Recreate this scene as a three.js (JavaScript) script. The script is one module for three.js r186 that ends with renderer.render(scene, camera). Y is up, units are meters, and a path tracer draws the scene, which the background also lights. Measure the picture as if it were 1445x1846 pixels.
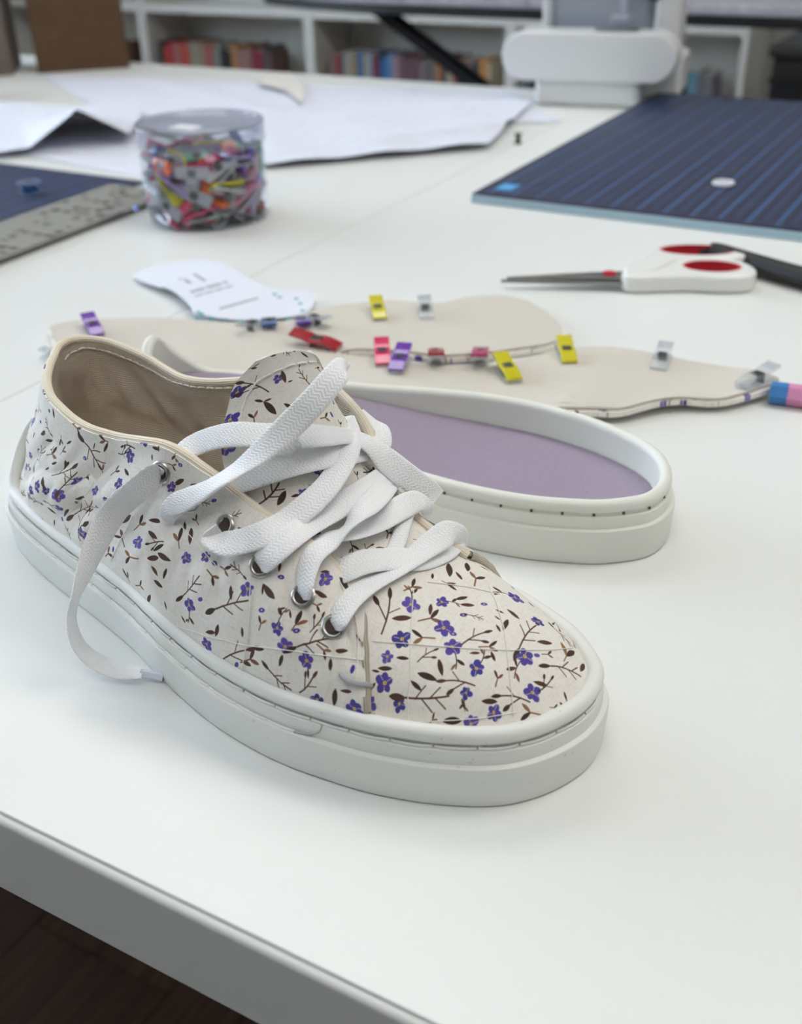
import * as THREE from 'three';
import { RoundedBoxGeometry } from 'three/addons/geometries/RoundedBoxGeometry.js';
import { mergeGeometries, mergeVertices, toCreasedNormals } from 'three/addons/utils/BufferGeometryUtils.js';
import { ImprovedNoise } from 'three/addons/math/ImprovedNoise.js';
import { RectAreaLightUniformsLib } from 'three/addons/lights/RectAreaLightUniformsLib.js';

// ---------- camera, sky, big lights, exposure ----------
const TY = 0.75;                                   // height of the table top
const V = (x, y, z) => new THREE.Vector3(x, y, z), rad = THREE.MathUtils.degToRad;
const scene = new THREE.Scene();
const camera = new THREE.PerspectiveCamera(50.26, 1445 / 1846, 0.02, 30);
camera.position.set(0, TY + 0.26, 0);
camera.rotation.set(rad(-30.593), rad(30.119), rad(-1.731), 'YXZ');
camera.focus = 0.40; camera.userData.fStop = 10.5;
scene.background = new THREE.Color(0.70, 0.83, 1.0); scene.backgroundIntensity = 17;      // overcast daylight outside the window
const renderer = new THREE.WebGLRenderer({ antialias: true });
renderer.toneMapping = THREE.LinearToneMapping; renderer.toneMappingExposure = 0.655;
renderer.shadowMap.enabled = true;
RectAreaLightUniformsLib.init();
const CEIL = 2.75, PANELS = [[0.75, -1.1, 12], [-1.1, -1.3, 6], [0.1, 0.45, 6.5], [2.7, -1.1, 6], [-3.1, -1.3, 3], [2.4, 0.45, 3]];   // x, z, strength of each ceiling panel
for (const [x, z, k] of PANELS) {
  const l = new THREE.RectAreaLight(new THREE.Color(1, 0.99, 0.95), k, 1.2, 0.6);
  l.name = 'panel_lamp'; l.position.set(x, CEIL - 0.035, z); l.lookAt(x, 0, z); scene.add(l);
}

// ---------- helpers ----------
let seed = 7;
const rnd = () => { seed = (seed * 1664525 + 1013904223) % 4294967296; return seed / 4294967296; };
const rr = (a, b) => a + (b - a) * rnd();
const perlin = new ImprovedNoise(), noise = (x, y = 0, z = 0) => perlin.noise(x + 31.7, y + 17.3, z + 5.1);
const used = {};
const numbered = (n) => { const k = used[n] = (used[n] ?? -1) + 1; return k ? n + '_' + String(k).padStart(3, '0') : n; };
function shade(o) { o.castShadow = o.receiveShadow = true; return o; }
function part(name, geo, mat, parent) { const m = shade(new THREE.Mesh(geo, mat)); m.name = name; parent.add(m); return m; }
function thing(name, label, category, pos = [0, 0, 0], turn = 0, group) {
  const g = new THREE.Group(); g.name = numbered(name); g.position.set(...pos); g.rotation.y = turn;
  g.userData = { label, category }; if (group) g.userData.group = group; scene.add(g); return g;
}
function single(name, label, category, geo, mat, pos = [0, 0, 0], turn = 0, group) {
  const m = shade(new THREE.Mesh(geo, mat)); m.name = numbered(name); m.position.set(...pos); m.rotation.y = turn;
  m.userData = { label, category }; if (group) m.userData.group = group; scene.add(m); return m;
}
function struct(name, geo, mat, pos = [0, 0, 0]) { const m = shade(new THREE.Mesh(geo, mat)); m.name = name; m.position.set(...pos); m.userData = { kind: 'structure' }; scene.add(m); return m; }
function copyThing(src, label, pos, turn, group) {
  const c = src.clone(); c.name = numbered(src.name.replace(/_\d+$/, '')); c.userData = { ...src.userData, label }; if (group) c.userData.group = group;
  c.position.set(...pos); c.rotation.y = turn; scene.add(c); return c;
}
const mat = (o) => new THREE.MeshPhysicalMaterial({ roughness: 0.6, ...o });
const box = (w, h, d, r = 0.002, x = 0, y = 0, z = 0) => { const g = new RoundedBoxGeometry(w, h, d, 2, Math.min(r, w / 2.1, h / 2.1, d / 2.1)); g.translate(x, y, z); return g; };
const merge = (l) => mergeGeometries(l.map((g) => { const c = g.index ? g.toNonIndexed() : g; for (const k of Object.keys(c.attributes)) if (!['position', 'normal', 'uv'].includes(k)) c.deleteAttribute(k); return c; }));
const spline = (pts, closed = false, type = 'centripetal') => new THREE.CatmullRomCurve3(pts, closed, type);
const tube = (pts, r, n = 24, k = 8, closed = false) => new THREE.TubeGeometry(pts.isCurve ? pts : spline(pts, closed), n, r, k, closed);
const clamp = THREE.MathUtils.clamp, lerp = THREE.MathUtils.lerp, sstep = THREE.MathUtils.smoothstep;

// grid of points P[i][j] (with UV[i][j]) to a smooth one-sided sheet
function sheet(P, UV, closedU = false) {
  const nu = P.length, nv = P[0].length, pos = [], uv = [], idx = [];
  for (let i = 0; i < nu; i++) for (let j = 0; j < nv; j++) { pos.push(P[i][j].x, P[i][j].y, P[i][j].z); const q = UV ? UV[i][j] : [i / (nu - 1), j / (nv - 1)]; uv.push(q[0], q[1]); }
  for (let i = 0; i < nu - (closedU ? 0 : 1); i++) for (let j = 0; j < nv - 1; j++) { const a = i * nv + j, b = ((i + 1) % nu) * nv + j; idx.push(a, b, b + 1, a, b + 1, a + 1); }
  const g = new THREE.BufferGeometry();
  g.setAttribute('position', new THREE.Float32BufferAttribute(pos, 3)); g.setAttribute('uv', new THREE.Float32BufferAttribute(uv, 2)); g.setIndex(idx); g.computeVertexNormals();
  return g;
}
function normalsOf(P) {
  const nu = P.length, nv = P[0].length, N = [];
  for (let i = 0; i < nu; i++) { N.push([]); for (let j = 0; j < nv; j++) {
    const a = P[Math.min(i + 1, nu - 1)][j].clone().sub(P[Math.max(i - 1, 0)][j]), b = P[i][Math.min(j + 1, nv - 1)].clone().sub(P[i][Math.max(j - 1, 0)]);
    N[i].push(a.cross(b).normalize());
  } }
  return N;
}
// the same grid as a cloth of thickness th lying behind it (side = -1 or 1 picks the side), with closed edges
function cloth(P, UV, th, side = -1) {
  const N = normalsOf(P), nu = P.length, nv = P[0].length;
  const B = P.map((r, i) => r.map((p, j) => p.clone().addScaledVector(N[i][j], side * th)));
  const ring = [];
  for (let i = 0; i < nu; i++) ring.push([i, 0]); for (let j = 1; j < nv; j++) ring.push([nu - 1, j]); for (let i = nu - 2; i >= 0; i--) ring.push([i, nv - 1]); for (let j = nv - 2; j > 0; j--) ring.push([0, j]);
  ring.push(ring[0]);
  const E = ring.map(([i, j]) => [P[i][j], P[i][j].clone().lerp(B[i][j], 0.5), B[i][j]]), EU = UV && ring.map(([i, j]) => [UV[i][j], UV[i][j], UV[i][j]]);
  return merge([sheet(P, UV), sheet(B, UV), sheet(E, EU)]);
}

function canvasTexture(w, h, draw, srgb = true, repeat = true) {
  const c = document.createElement('canvas'); c.width = w; c.height = h; draw(c.getContext('2d'), w, h);
  const t = new THREE.CanvasTexture(c); t.wrapS = t.wrapT = repeat ? THREE.RepeatWrapping : THREE.ClampToEdgeWrapping; if (srgb) t.colorSpace = THREE.SRGBColorSpace; return t;
}
function dataTexture(w, h, fn, srgb = false) {
  const d = new Uint8Array(w * h * 4);
  for (let y = 0; y < h; y++) for (let x = 0; x < w; x++) { const v = fn(x / w, y / h), o = (y * w + x) * 4; if (Array.isArray(v)) { d[o] = v[0]; d[o + 1] = v[1]; d[o + 2] = v[2]; } else d[o] = d[o + 1] = d[o + 2] = clamp(v, 0, 1) * 255; d[o + 3] = 255; }
  const t = new THREE.DataTexture(d, w, h); t.magFilter = THREE.LinearFilter; t.wrapS = t.wrapT = THREE.RepeatWrapping; if (srgb) t.colorSpace = THREE.SRGBColorSpace; t.needsUpdate = true; return t;
}
const at = (t, rx, ry) => { const c = t.clone(); c.repeat.set(rx, ry); c.needsUpdate = true; return c; };   // repeats per unit of uv
const hash = (x, y) => { const s = Math.sin(x * 127.1 + y * 311.7) * 43758.5453; return s - Math.floor(s); };

// weave tiles: 32 x 32 threads
const weave = dataTexture(512, 512, (u, v) => {
  const n = 32, x = u * n, y = v * n, ix = Math.floor(x), iy = Math.floor(y), fx = x - ix - 0.5, fy = y - iy - 0.5, over = (ix + iy) & 1;
  const warp = Math.cos(fx * Math.PI) * (over ? 1 : 0.45), weft = Math.cos(fy * Math.PI) * (over ? 0.45 : 1);
  return Math.max(warp * (0.75 + 0.25 * hash(ix, 3)), weft * (0.75 + 0.25 * hash(7, iy)));
});
const twill = dataTexture(512, 512, (u, v) => {     // heavy canvas with horizontal cords
  const n = 24, x = u * n, y = v * n, iy = Math.floor(y), ix = Math.floor(x + 0.5 * (iy & 1)), fx = x + 0.5 * (iy & 1) - ix - 0.5, fy = y - iy - 0.5;
  return Math.pow(Math.cos(fy * Math.PI), 0.7) * (0.55 + 0.45 * Math.cos(fx * Math.PI * 0.9)) * (0.8 + 0.2 * hash(ix % n, iy));
});
const braid = dataTexture(256, 256, (u, v) => {     // flat lace: rows of small knuckles running zigzag across, u across, v along (one tile = one width square)
  const zig = Math.abs(((u * 3) % 1) - 0.5) * 2, y = v * 7 + zig * 0.9, row = Math.floor(y), x = u * 10 + 0.5 * (row & 1), fx = x - Math.floor(x) - 0.5, fy = y - row - 0.5;
  return 0.35 + 0.65 * Math.pow(Math.cos(fy * Math.PI), 0.8) * (0.45 + 0.55 * Math.cos(fx * Math.PI)) * (0.85 + 0.15 * hash(Math.floor(x), row % 7));
});
const speck = dataTexture(512, 512, (u, v) => 0.5 + 0.35 * noise(u * 40, v * 40) + 0.3 * noise(u * 160, v * 160, 4));

// ---------- room shell ----------
const X0 = -4.2, X1 = 4.4, Z0 = -3.96, Z1 = 2.8;
const M = {
  wall: mat({ color: 0xb9b8b2, roughness: 0.95, bumpMap: at(speck, 1.5, 1.5), bumpScale: 0.0006 }),
  ceiling: mat({ color: 0xe6e5e0, roughness: 0.95 }),
  white: mat({ color: 0xe4e6e3, roughness: 0.38, bumpMap: at(speck, 3, 3), bumpScale: 0.00004 }),
  edge: mat({ color: 0xd4d4d0, roughness: 0.5 }),
  shelf: mat({ color: 0xd9d7d0, roughness: 0.5 }),
  black: mat({ color: 0x131416, roughness: 0.45 }),
  steel: mat({ color: 0xb9b9b6, metalness: 1, roughness: 0.28 }),
  dark: mat({ color: 0x2f3133, roughness: 0.7 }),
  plastic: mat({ color: 0xe6e7e6, roughness: 0.32, clearcoat: 0.3, clearcoatRoughness: 0.2 }),
};
const wood = (dark) => canvasTexture(256, 1024, (c, w, h) => {
  c.fillStyle = dark; c.fillRect(0, 0, w, h);
  for (let i = 0; i < 420; i++) { c.strokeStyle = rnd() < 0.5 ? `rgba(20,12,8,${rr(0.05, 0.28)})` : `rgba(95,70,50,${rr(0.03, 0.13)})`; c.lineWidth = rr(0.6, 3); const x = rr(0, w); c.beginPath(); c.moveTo(x, 0); c.bezierCurveTo(x + rr(-14, 14), h * 0.3, x + rr(-14, 14), h * 0.6, x + rr(-8, 8), h); c.stroke(); }
});
const plankMats = ['#41291b', '#3b2519', '#472e1f'].map((c) => mat({ map: wood(c), roughness: 0.92, specularIntensity: 0.4 }));
{ // floor of dark planks, each with its own edges
  const sub = new THREE.BoxGeometry(X1 - X0 + 0.3, 0.1, Z1 - Z0 + 0.3); const floor = struct('floor', sub, M.dark, [(X0 + X1) / 2, -0.062, (Z0 + Z1) / 2]);
  const L = 1.3, W = 0.19, g = box(W - 0.0012, 0.012, L - 0.0012, 0.0008);
  let k = 0;
  for (let i = 0; X0 + i * W < X1; i++) for (let j = -1; Z0 + j * L < Z1; j++) {
    const z = Z0 + (j + 0.5) * L + ((i * 0.37) % 1) * L; if (z - L / 2 < Z0 - 1e-6 || z + L / 2 > Z1) continue;
    const p = part('plank', g, plankMats[(k++ * 7 + i) % 3], floor); p.position.set(X0 + (i + 0.5) * W - (X0 + X1) / 2, 0.056, z - (Z0 + Z1) / 2);
  }
}
const WIN = { z0: -2.2, z1: 1.3, y0: 0.95, y1: 2.5 };
const slabBox = (x0, x1, y0, y1, z0, z1) => { const g = new THREE.BoxGeometry(x1 - x0, y1 - y0, z1 - z0); g.translate((x0 + x1) / 2, (y0 + y1) / 2, (z0 + z1) / 2); return g; };
struct('wall_left', merge([slabBox(X0 - 0.15, X0, 0, WIN.y0, Z0, Z1), slabBox(X0 - 0.15, X0, WIN.y1, CEIL, Z0, Z1), slabBox(X0 - 0.15, X0, WIN.y0, WIN.y1, Z0, WIN.z0), slabBox(X0 - 0.15, X0, WIN.y0, WIN.y1, WIN.z1, Z1)]), M.wall);
struct('wall_right', slabBox(X1, X1 + 0.15, 0, CEIL, Z0, Z1), M.wall);
struct('wall_back', slabBox(X0 - 0.15, X1 + 0.15, 0, CEIL, Z0 - 0.15, Z0), M.wall);
struct('wall_front', slabBox(X0 - 0.15, X1 + 0.15, 0, CEIL, Z1, Z1 + 0.15), M.wall);
struct('ceiling', slabBox(X0 - 0.15, X1 + 0.15, CEIL, CEIL + 0.12, Z0 - 0.15, Z1 + 0.15), M.ceiling);
{
  const w = new THREE.Group(); w.name = 'window_1'; w.userData = { kind: 'structure' }; scene.add(w);
  const fr = [], n = 3, step = (WIN.z1 - WIN.z0) / n;
  for (let i = 0; i <= n; i++) fr.push(slabBox(X0 - 0.09, X0 - 0.04, WIN.y0, WIN.y1, WIN.z0 + i * step - 0.03, WIN.z0 + i * step + 0.03));
  for (const y of [WIN.y0 + 0.03, WIN.y1 - 0.03]) fr.push(slabBox(X0 - 0.09, X0 - 0.04, y - 0.03, y + 0.03, WIN.z0, WIN.z1));
  part('window_frame', merge(fr), M.plastic, w);
  const glass = mat({ color: 0xffffff, transmission: 1, roughness: 0, thickness: 0 });
  for (let i = 0; i < n; i++) part('window_pane', slabBox(X0 - 0.068, X0 - 0.064, WIN.y0 + 0.06, WIN.y1 - 0.06, WIN.z0 + i * step + 0.03, WIN.z0 + (i + 1) * step - 0.03), glass, w);
  part('window_sill', slabBox(X0 - 0.04, X0 + 0.12, WIN.y0 - 0.03, WIN.y0, WIN.z0 - 0.05, WIN.z1 + 0.05), M.plastic, w);
}
const glow = mat({ color: 0xffffff, emissive: 0xfff6e6, emissiveIntensity: 1.6, roughness: 0.6 });
const PANEL_AT = ['over the large cutting mat', 'over the paper patterns', 'over the floral sneaker', 'far right, towards the bookcases', 'beside the window', 'far right, nearest the front wall'];
for (const [k, [x, z]] of PANELS.entries()) {
  const t = thing('ceiling_light', 'white rectangular ceiling light panel ' + PANEL_AT[k], 'ceiling light', [x, CEIL, z], 0, 'light panels on the ceiling');
  part('frame', merge([box(1.26, 0.03, 0.03, 0.004, 0, -0.015, 0.315), box(1.26, 0.03, 0.03, 0.004, 0, -0.015, -0.315), box(0.03, 0.03, 0.6, 0.004, 0.615, -0.015, 0), box(0.03, 0.03, 0.6, 0.004, -0.615, -0.015, 0)]), M.plastic, t);
  part('diffuser', new THREE.BoxGeometry(1.2, 0.012, 0.6).translate(0, -0.016, 0), glow, t);
}

// ---------- the two white tables that meet in a thin seam ----------
const SEAM = -0.489, ZF = -0.1532, ZB = -1.428;
function tableAt(x0, x1, label) {
  const w = x1 - x0, d = ZF - ZB, t = thing('work_table', label, 'table', [(x0 + x1) / 2, 0, (ZF + ZB) / 2]);
  const top = box(w - 0.0008, 0.0366, d - 0.0052, 0.0006, 0, TY - 0.0183, 0); part('table_top', top, M.white, t);
  const s = new THREE.Shape(); s.moveTo(0, 0); s.lineTo(0.0026, 0.0004); s.lineTo(0.0026, 0.0345); s.absarc(0.0004, 0.0345, 0.0022, 0, Math.PI / 2); s.lineTo(0, 0.0367); s.lineTo(0, 0);   // edge band with a rounded upper lip
  const eg = new THREE.ExtrudeGeometry(s, { depth: w - 0.0008, bevelEnabled: false, curveSegments: 6 });
  const f = eg.clone().rotateY(-Math.PI / 2).translate((w - 0.0008) / 2, TY - 0.038, d / 2 - 0.0026); f.rotateY(0);
  const b = f.clone().rotateY(Math.PI);
  const fm = new THREE.Matrix4(); fm.identity();
  part('edge_band', f, M.edge, t); part('edge_band', b, M.edge, t);
  for (const sx of [-1, 1]) for (const sz of [-1, 1]) part('leg', new THREE.CylinderGeometry(0.022, 0.02, TY - 0.038, 20).translate(sx * (w / 2 - 0.42), (TY - 0.038) / 2, sz * (d / 2 - 0.42)), M.steel, t);
  return t;
}
tableAt(SEAM - 1.26, SEAM, 'white laminate table top on the far left, under the jar, papers and ruler');
tableAt(SEAM, SEAM + 1.6, 'white laminate table carrying the floral sneaker and scissors, its edge along the bottom');

// ---------- bookcases along the back wall ----------
const ZS = -3.64, BX = [-4.045, -3.245, -2.445, -1.63, -0.84], BN = ['leftmost', 'second', 'third', 'rightmost'];
const BL = ['white bookcase half hidden behind the cardboard boxes', 'white bookcase just right of the cardboard boxes, red and black books in it', 'white bookcase behind the slanting black ironing board leg', 'white bookcase behind the sewing machine, few dark books in it'];
for (let i = 0; i < 4; i++) {
  const w = BX[i + 1] - BX[i] - 0.002, t = thing('bookcase', BL[i], 'bookcase', [(BX[i] + BX[i + 1]) / 2, 0, ZS - 0.14]);
  for (const s of [-1, 1]) part('side_panel', box(0.019, 1.06, 0.28, 0.001, s * (w / 2 - 0.0095), 0.53, 0), M.shelf, t);
  for (const y of [0.06, 0.262, 0.552, 0.82, 1.05]) part('shelf', box(w - 0.04, y > 1 ? 0.02 : 0.026, 0.27, 0.001, 0, y, 0.003), M.shelf, t);
  part('back_panel', box(w - 0.02, 1.0, 0.005, 0.001, 0, 0.53, -0.136), M.shelf, t);
}
const bookGeo = {};
function book(x, y, w, h, color, label, group, lying = false) {
  const d = 0.13, t = thing('book', label, 'book', [x, y, ZS - 0.03 - d / 2], 0, group);
  const c = mat({ color, roughness: 0.6 });
  const cover = merge([box(0.002, h, d, 0.0008, -w / 2 + 0.001, h / 2, 0), box(0.002, h, d, 0.0008, w / 2 - 0.001, h / 2, 0), box(w, h, 0.003, 0.0012, 0, h / 2, d / 2 - 0.0015)]);
  const pages = box(w - 0.004, h - 0.006, d - 0.006, 0.0005, 0, h / 2, -0.001);
  if (lying) for (const g of [cover, pages]) g.rotateZ(Math.PI / 2).translate(h / 2, w / 2, 0);
  part('cover', cover, c, t); part('pages', pages, M.paper ??= mat({ color: 0xd8d0bd, roughness: 0.9 }), t);
  return t;
}
const ORD = ['first', 'second', 'third', 'fourth', 'fifth', 'sixth', 'seventh', 'eighth', 'ninth', 'tenth', 'eleventh', 'twelfth', 'thirteenth', 'fourteenth', 'fifteenth', 'sixteenth', 'seventeenth', 'eighteenth', 'nineteenth', 'twentieth', '21st', '22nd', '23rd', '24th', '25th', '26th', '27th', '28th', '29th', '30th', '31st', '32nd', '33rd', '34th', '35th', '36th', '37th', '38th', '39th', '40th'];
const SHELVES = [
  [1, 'in bookcase beside the cardboard boxes', -3.195, 'dark green|2.4|27302b,orange red|2.6|b0402c,crimson|2.2|9c2836,patterned pink|2.4|a86a66,patterned rose|2.2|9a5650,bright orange red|3.6|b8472f,grey|1.8|76746a,cream|1.6|a29a86,olive grey|1.4|7c7766,beige|2|958670,pale brown|1.6|80705c,pinkish red|3.4|a4524c,grey green|2.2|6d7068,pale grey|1.6|8c8c86,black|6|17181c,ochre orange|2.8|a9764a,dusty rose|3.2|8d645e,faded pink|2.4|90706a,brown rose|1.8|7b5852,deep crimson|5.2|7a2030,dark grey|2|474243,brown|1.8|5e4740'],
  [2, 'in bookcase behind the black leg', -2.375, 'pinkish brown|2|7d625b,crimson|2.6|7f2a37,dark grey|1.3|4d4a4a,cream spotted|3.6|8d8880,mustard|2.2|8c7843,blue|3.2|3b618c,pale yellow|1.2|b39a68,light grey blue|2.4|7b8ea0,dark red|2.6|6e2329,navy blue|1|2a3a58,strong blue|2.8|2f5f92,sky blue|2.4|567da2,pale pink|2.4|93757a,mauve|2|6b4f56,dark mauve|2.2|5e444b,plum|2.4|664850,wine|2|5f3f45,grey mauve|2.6|75656a,brown grey|2.4|5b5552,taupe|2.4|6e665e,orange|1.6|a86a35,charcoal|2.2|3b3b3c,cream|2.6|9c9484,rust|1.4|8b4632,black|4|15171b,rose|2.2|8d6b67,midnight blue|3|1c2940,amber|3.2|b0793a,ivory|1.2|b3a78c'],
  [3, 'in bookcase behind the sewing machine', -1.155, 'dark teal|2.4|173540,black|2.4|16181b,dark rose|2.2|51424a,maroon grey|2.6|43363c,dark plum|2.2|382e34,jet black|1.6|121316,light blue|3.4|5b8494,grey lilac|2.2|6a6670,pale grey|2.4|77757a'],
];
for (const [ci, where, x0, list] of SHELVES) {
  let x = x0; const items = list.split(',');
  items.forEach((it, k) => { const [name, w, hex] = it.split('|'), W = w / 100 * 0.93, H = 0.133 + 0.024 * hash(k, ci); book(x + W / 2, 0.2755, W, H, parseInt(hex, 16), `${name} book, ${ORD[k]} from the left ${where}`, 'books ' + where); x += W + 0.0012; });
}
book(-3.36, 0.2755, 0.05, 0.15, 0x4a2a1e, 'dark brown book at the right end of the half hidden bookcase', 'books in the half hidden bookcase');
[[-2.30, 0.5655, 0.022, 0.22, 0x8f8273, 'beige book lying flat under the blue one on the upper shelf'], [-2.305, 0.588, 0.026, 0.21, 0x2d567f, 'blue book lying flat on top of the beige one'], [-2.02, 0.5655, 0.036, 0.2, 0x8a6252, 'reddish brown book lying flat, right of the black ironing board leg top'], [-1.75, 0.5655, 0.034, 0.19, 0x5a2128, 'dark red book lying flat at the right end of that upper shelf'],
  [-1.24, 0.5655, 0.024, 0.2, 0x8b6f66, 'pinkish beige book lying flat under the maroon one'], [-1.23, 0.59, 0.03, 0.19, 0x6b2f3a, 'maroon book lying flat beside the sewing machine, on the upper shelf']].forEach((a) => book(a[0], a[1], a[2], a[3], a[4], a[5], 'books lying flat on the upper shelves', true));
{ const b = thing('small_box', 'small white cardboard box at the right end of the upper bookcase shelf', 'box', [-0.925, 0.5655, ZS - 0.1]);
  part('box_body', box(0.1, 0.05, 0.1, 0.002, 0, 0.025, 0), M.plastic, b); part('lid', box(0.104, 0.016, 0.104, 0.002, 0, 0.056, 0), M.plastic, b); }
{ // dark grey storage tower at the right, with a folded orange and white thing on top
  const t = thing('storage_box', 'dark grey ribbed storage box right of the last bookcase', 'storage box', [-0.4, 0, -3.3]);
  part('box_body', box(0.5, 0.56, 0.4, 0.012, 0, 0.28, 0), mat({ color: 0x38393a, roughness: 0.8 }), t);
  for (let i = 0; i < 7; i++) part('rib', box(0.508, 0.012, 0.408, 0.004, 0, 0.06 + i * 0.074, 0), M.dark, t);
  part('lid', box(0.52, 0.03, 0.42, 0.008, 0, 0.575, 0), mat({ color: 0x424344, roughness: 0.8 }), t);
  const f = thing('folded_cloth', 'orange and white folded cloth lying on the dark grey storage box', 'cloth', [-0.36, 0.5905, -3.2]);
  part('orange_fold', box(0.14, 0.03, 0.12, 0.013, 0, 0.045, 0), mat({ color: 0xa8482c, roughness: 0.9 }), f); part('white_fold', box(0.18, 0.03, 0.14, 0.013, 0.03, 0.015, 0.02), mat({ color: 0xc9bfb2, roughness: 0.9 }), f);
}
{ // ironing board between table and bookcases: long padded top on a black frame, crossing legs
  const t = thing('ironing_board', 'ironing board with grey patterned cover and black frame before the bookcases', 'ironing board', [-1.3, 0, -2.72], 0);
  const cover = canvasTexture(512, 512, (c, w) => { c.fillStyle = '#a9a6ad'; c.fillRect(0, 0, w, w); for (let i = 0; i < 260; i++) { c.strokeStyle = `rgba(${rnd() < 0.5 ? '90,88,98' : '215,214,218'},${rr(0.2, 0.5)})`; c.lineWidth = rr(2, 6); c.beginPath(); c.arc(rr(0, w), rr(0, w), rr(6, 26), rr(0, 6), rr(6, 9)); c.stroke(); } });
  const s = new THREE.Shape(), Lb = 0.62; s.moveTo(-Lb, -0.06); s.quadraticCurveTo(-Lb - 0.05, 0, -Lb, 0.06); s.quadraticCurveTo(-Lb + 0.25, 0.19, -Lb + 0.5, 0.19); s.lineTo(Lb + 0.3, 0.19); s.lineTo(Lb + 0.3, -0.19); s.lineTo(-Lb + 0.5, -0.19); s.quadraticCurveTo(-Lb + 0.25, -0.19, -Lb, -0.06);
  const ex = (d, b) => new THREE.ExtrudeGeometry(s, { depth: d, bevelEnabled: true, bevelThickness: b, bevelSize: b, bevelSegments: 3, curveSegments: 10 }).rotateX(-Math.PI / 2);
  const pad = ex(0.012, 0.005).translate(0, 0.725, 0); part('padded_cover', pad, mat({ map: at(cover, 3, 3), roughness: 0.95 }), t);
  part('board_frame', ex(0.012, 0.003).translate(0, 0.701, 0), M.black, t);
  for (const [a, b, z] of [[[-0.55, 0.02], [0.42, 0.703], 0.12], [[0.75, 0.02], [-0.42, 0.703], -0.12]]) part('leg', tube([V(a[0], a[1], z), V(lerp(a[0], b[0], 0.5), lerp(a[1], b[1], 0.5), z), V(b[0], b[1], z)], 0.022, 12, 10), M.black, t);
  for (const [x, z] of [[-0.55, 0.12], [0.75, -0.12]]) part('foot', tube([V(x, 0.018, z - (z > 0 ? 0.35 : -0.05)), V(x, 0.018, z), V(x, 0.018, z + (z > 0 ? 0.05 : 0.35))], 0.018, 8, 10), M.black, t);
}
// ---------- cardboard boxes at the far left corner of the table ----------
const card = (c) => mat({ map: canvasTexture(256, 256, (g, w) => { g.fillStyle = c; g.fillRect(0, 0, w, w); for (let i = 0; i < 500; i++) { g.fillStyle = `rgba(${rnd() < 0.5 ? '40,28,18' : '190,165,135'},${rr(0.02, 0.07)})`; g.fillRect(rr(0, w), rr(0, w), rr(2, 60), rr(1, 2)); } }), roughness: 0.9 });
function carton(label, x, z, turn, w, h, d, c, extra) {
  const t = thing('cardboard_box', label, 'box', [x, TY, z], turn), m = card(c), k = 0.004;
  part('box_body', merge([box(w, h, k, 0.001, 0, h / 2, 0), box(w, h, k, 0.001, 0, h / 2, -d), box(k, h, d, 0.001, -w / 2, h / 2, -d / 2), box(k, h, d, 0.001, w / 2, h / 2, -d / 2), box(w, k, d, 0.001, 0, k / 2, -d / 2)]), m, t);
  part('flap', box(w, k, d / 2, 0.001, 0, h + k / 2, -d / 4), m, t); part('flap', box(w, k, d / 2, 0.001, 0, h + k / 2, -d * 0.752), m, t);
  if (extra) part('tape', box(0.014, 0.05, 0.0006, 0.0002, w * 0.06, h * 0.35, 0.0023), mat({ color: 0xc9cbd4, roughness: 0.3 }), t);
  return t;
}
carton('brown cardboard box standing at the far corner of the table', -1.318, -1.335, rad(45), 0.135, 0.24, 0.1, '#5e4630');
carton('grey brown cardboard box with a strip of tape, left of the brown one', -1.452, -1.21, rad(40), 0.15, 0.25, 0.12, '#74685f', true);
{ const t = thing('small_box', 'small pale grey box lying in front of the grey brown cardboard box', 'box', [-1.325, TY, -1.085], rad(40)); part('box_body', box(0.1, 0.026, 0.07, 0.002, 0, 0.013, 0), mat({ color: 0xb4b6b0, roughness: 0.6 }), t); part('lid', box(0.102, 0.008, 0.072, 0.002, 0, 0.0295, 0), mat({ color: 0xc0c2bd, roughness: 0.6 }), t); }

// ---------- sneaker: everything below in its own axes, cm: s from heel to toe, z up, t to the near side ----------
const L3 = (s, t, z) => V(s / 100, z / 100, t / 100);
const OUT = [[0.22, 0], [0.4, 0.9], [0.85, 1.55], [1.9, 2.3], [3.2, 2.85], [4.7, 3.3], [6.2, 3.65], [7.5, 3.92], [9.9, 4.4], [12, 4.85], [14.5, 5.6], [16, 6], [18, 6.42], [20, 6.6], [21.5, 6.57], [23, 6.37], [24.4, 6.1], [25.5, 5.75], [26.5, 5.35], [27.8, 4.65], [28.6, 4.03], [29.25, 3.22], [29.75, 2.2], [30.03, 1.1], [29.97, 0], [29.65, -0.9], [29, -1.62], [27.8, -2.5], [26, -3.2], [24.85, -3.52], [23, -3.78], [21, -3.83], [18, -3.65], [15, -3.45], [12, -3.35], [9, -3.42], [6, -3.55], [4, -3.4], [2.3, -2.85], [1.1, -2.0], [0.45, -1.05]];
const NO = 240, outCurve = spline(OUT.map(([s, t]) => V(s, 0, t)), true), outPts = outCurve.getSpacedPoints(NO).slice(0, NO);
const outN = outPts.map((p, i) => { const a = outPts[(i + 1) % NO].clone().sub(outPts[(i + NO - 1) % NO]); return V(-a.z, 0, a.x).normalize(); });   // points inwards
{ const c = outPts.reduce((a, p) => a.add(p), V(0, 0, 0)).multiplyScalar(1 / NO); if (outN[0].dot(c.clone().sub(outPts[0])) < 0) outN.forEach((n) => n.negate()); }
let LEAN = 0.52, SPREAD = 3.6;   // how far the heel counter leans in and how wide it is
const heelBump = (i) => { const p = outPts[i]; if (p.x > 6) return 0; const d = Math.hypot(p.x - 0.1, p.z + 0.35) ; return 2.5 * Math.pow(Math.max(0, Math.cos(Math.min(1, d / SPREAD) * Math.PI / 2)), 1.6); };
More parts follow.
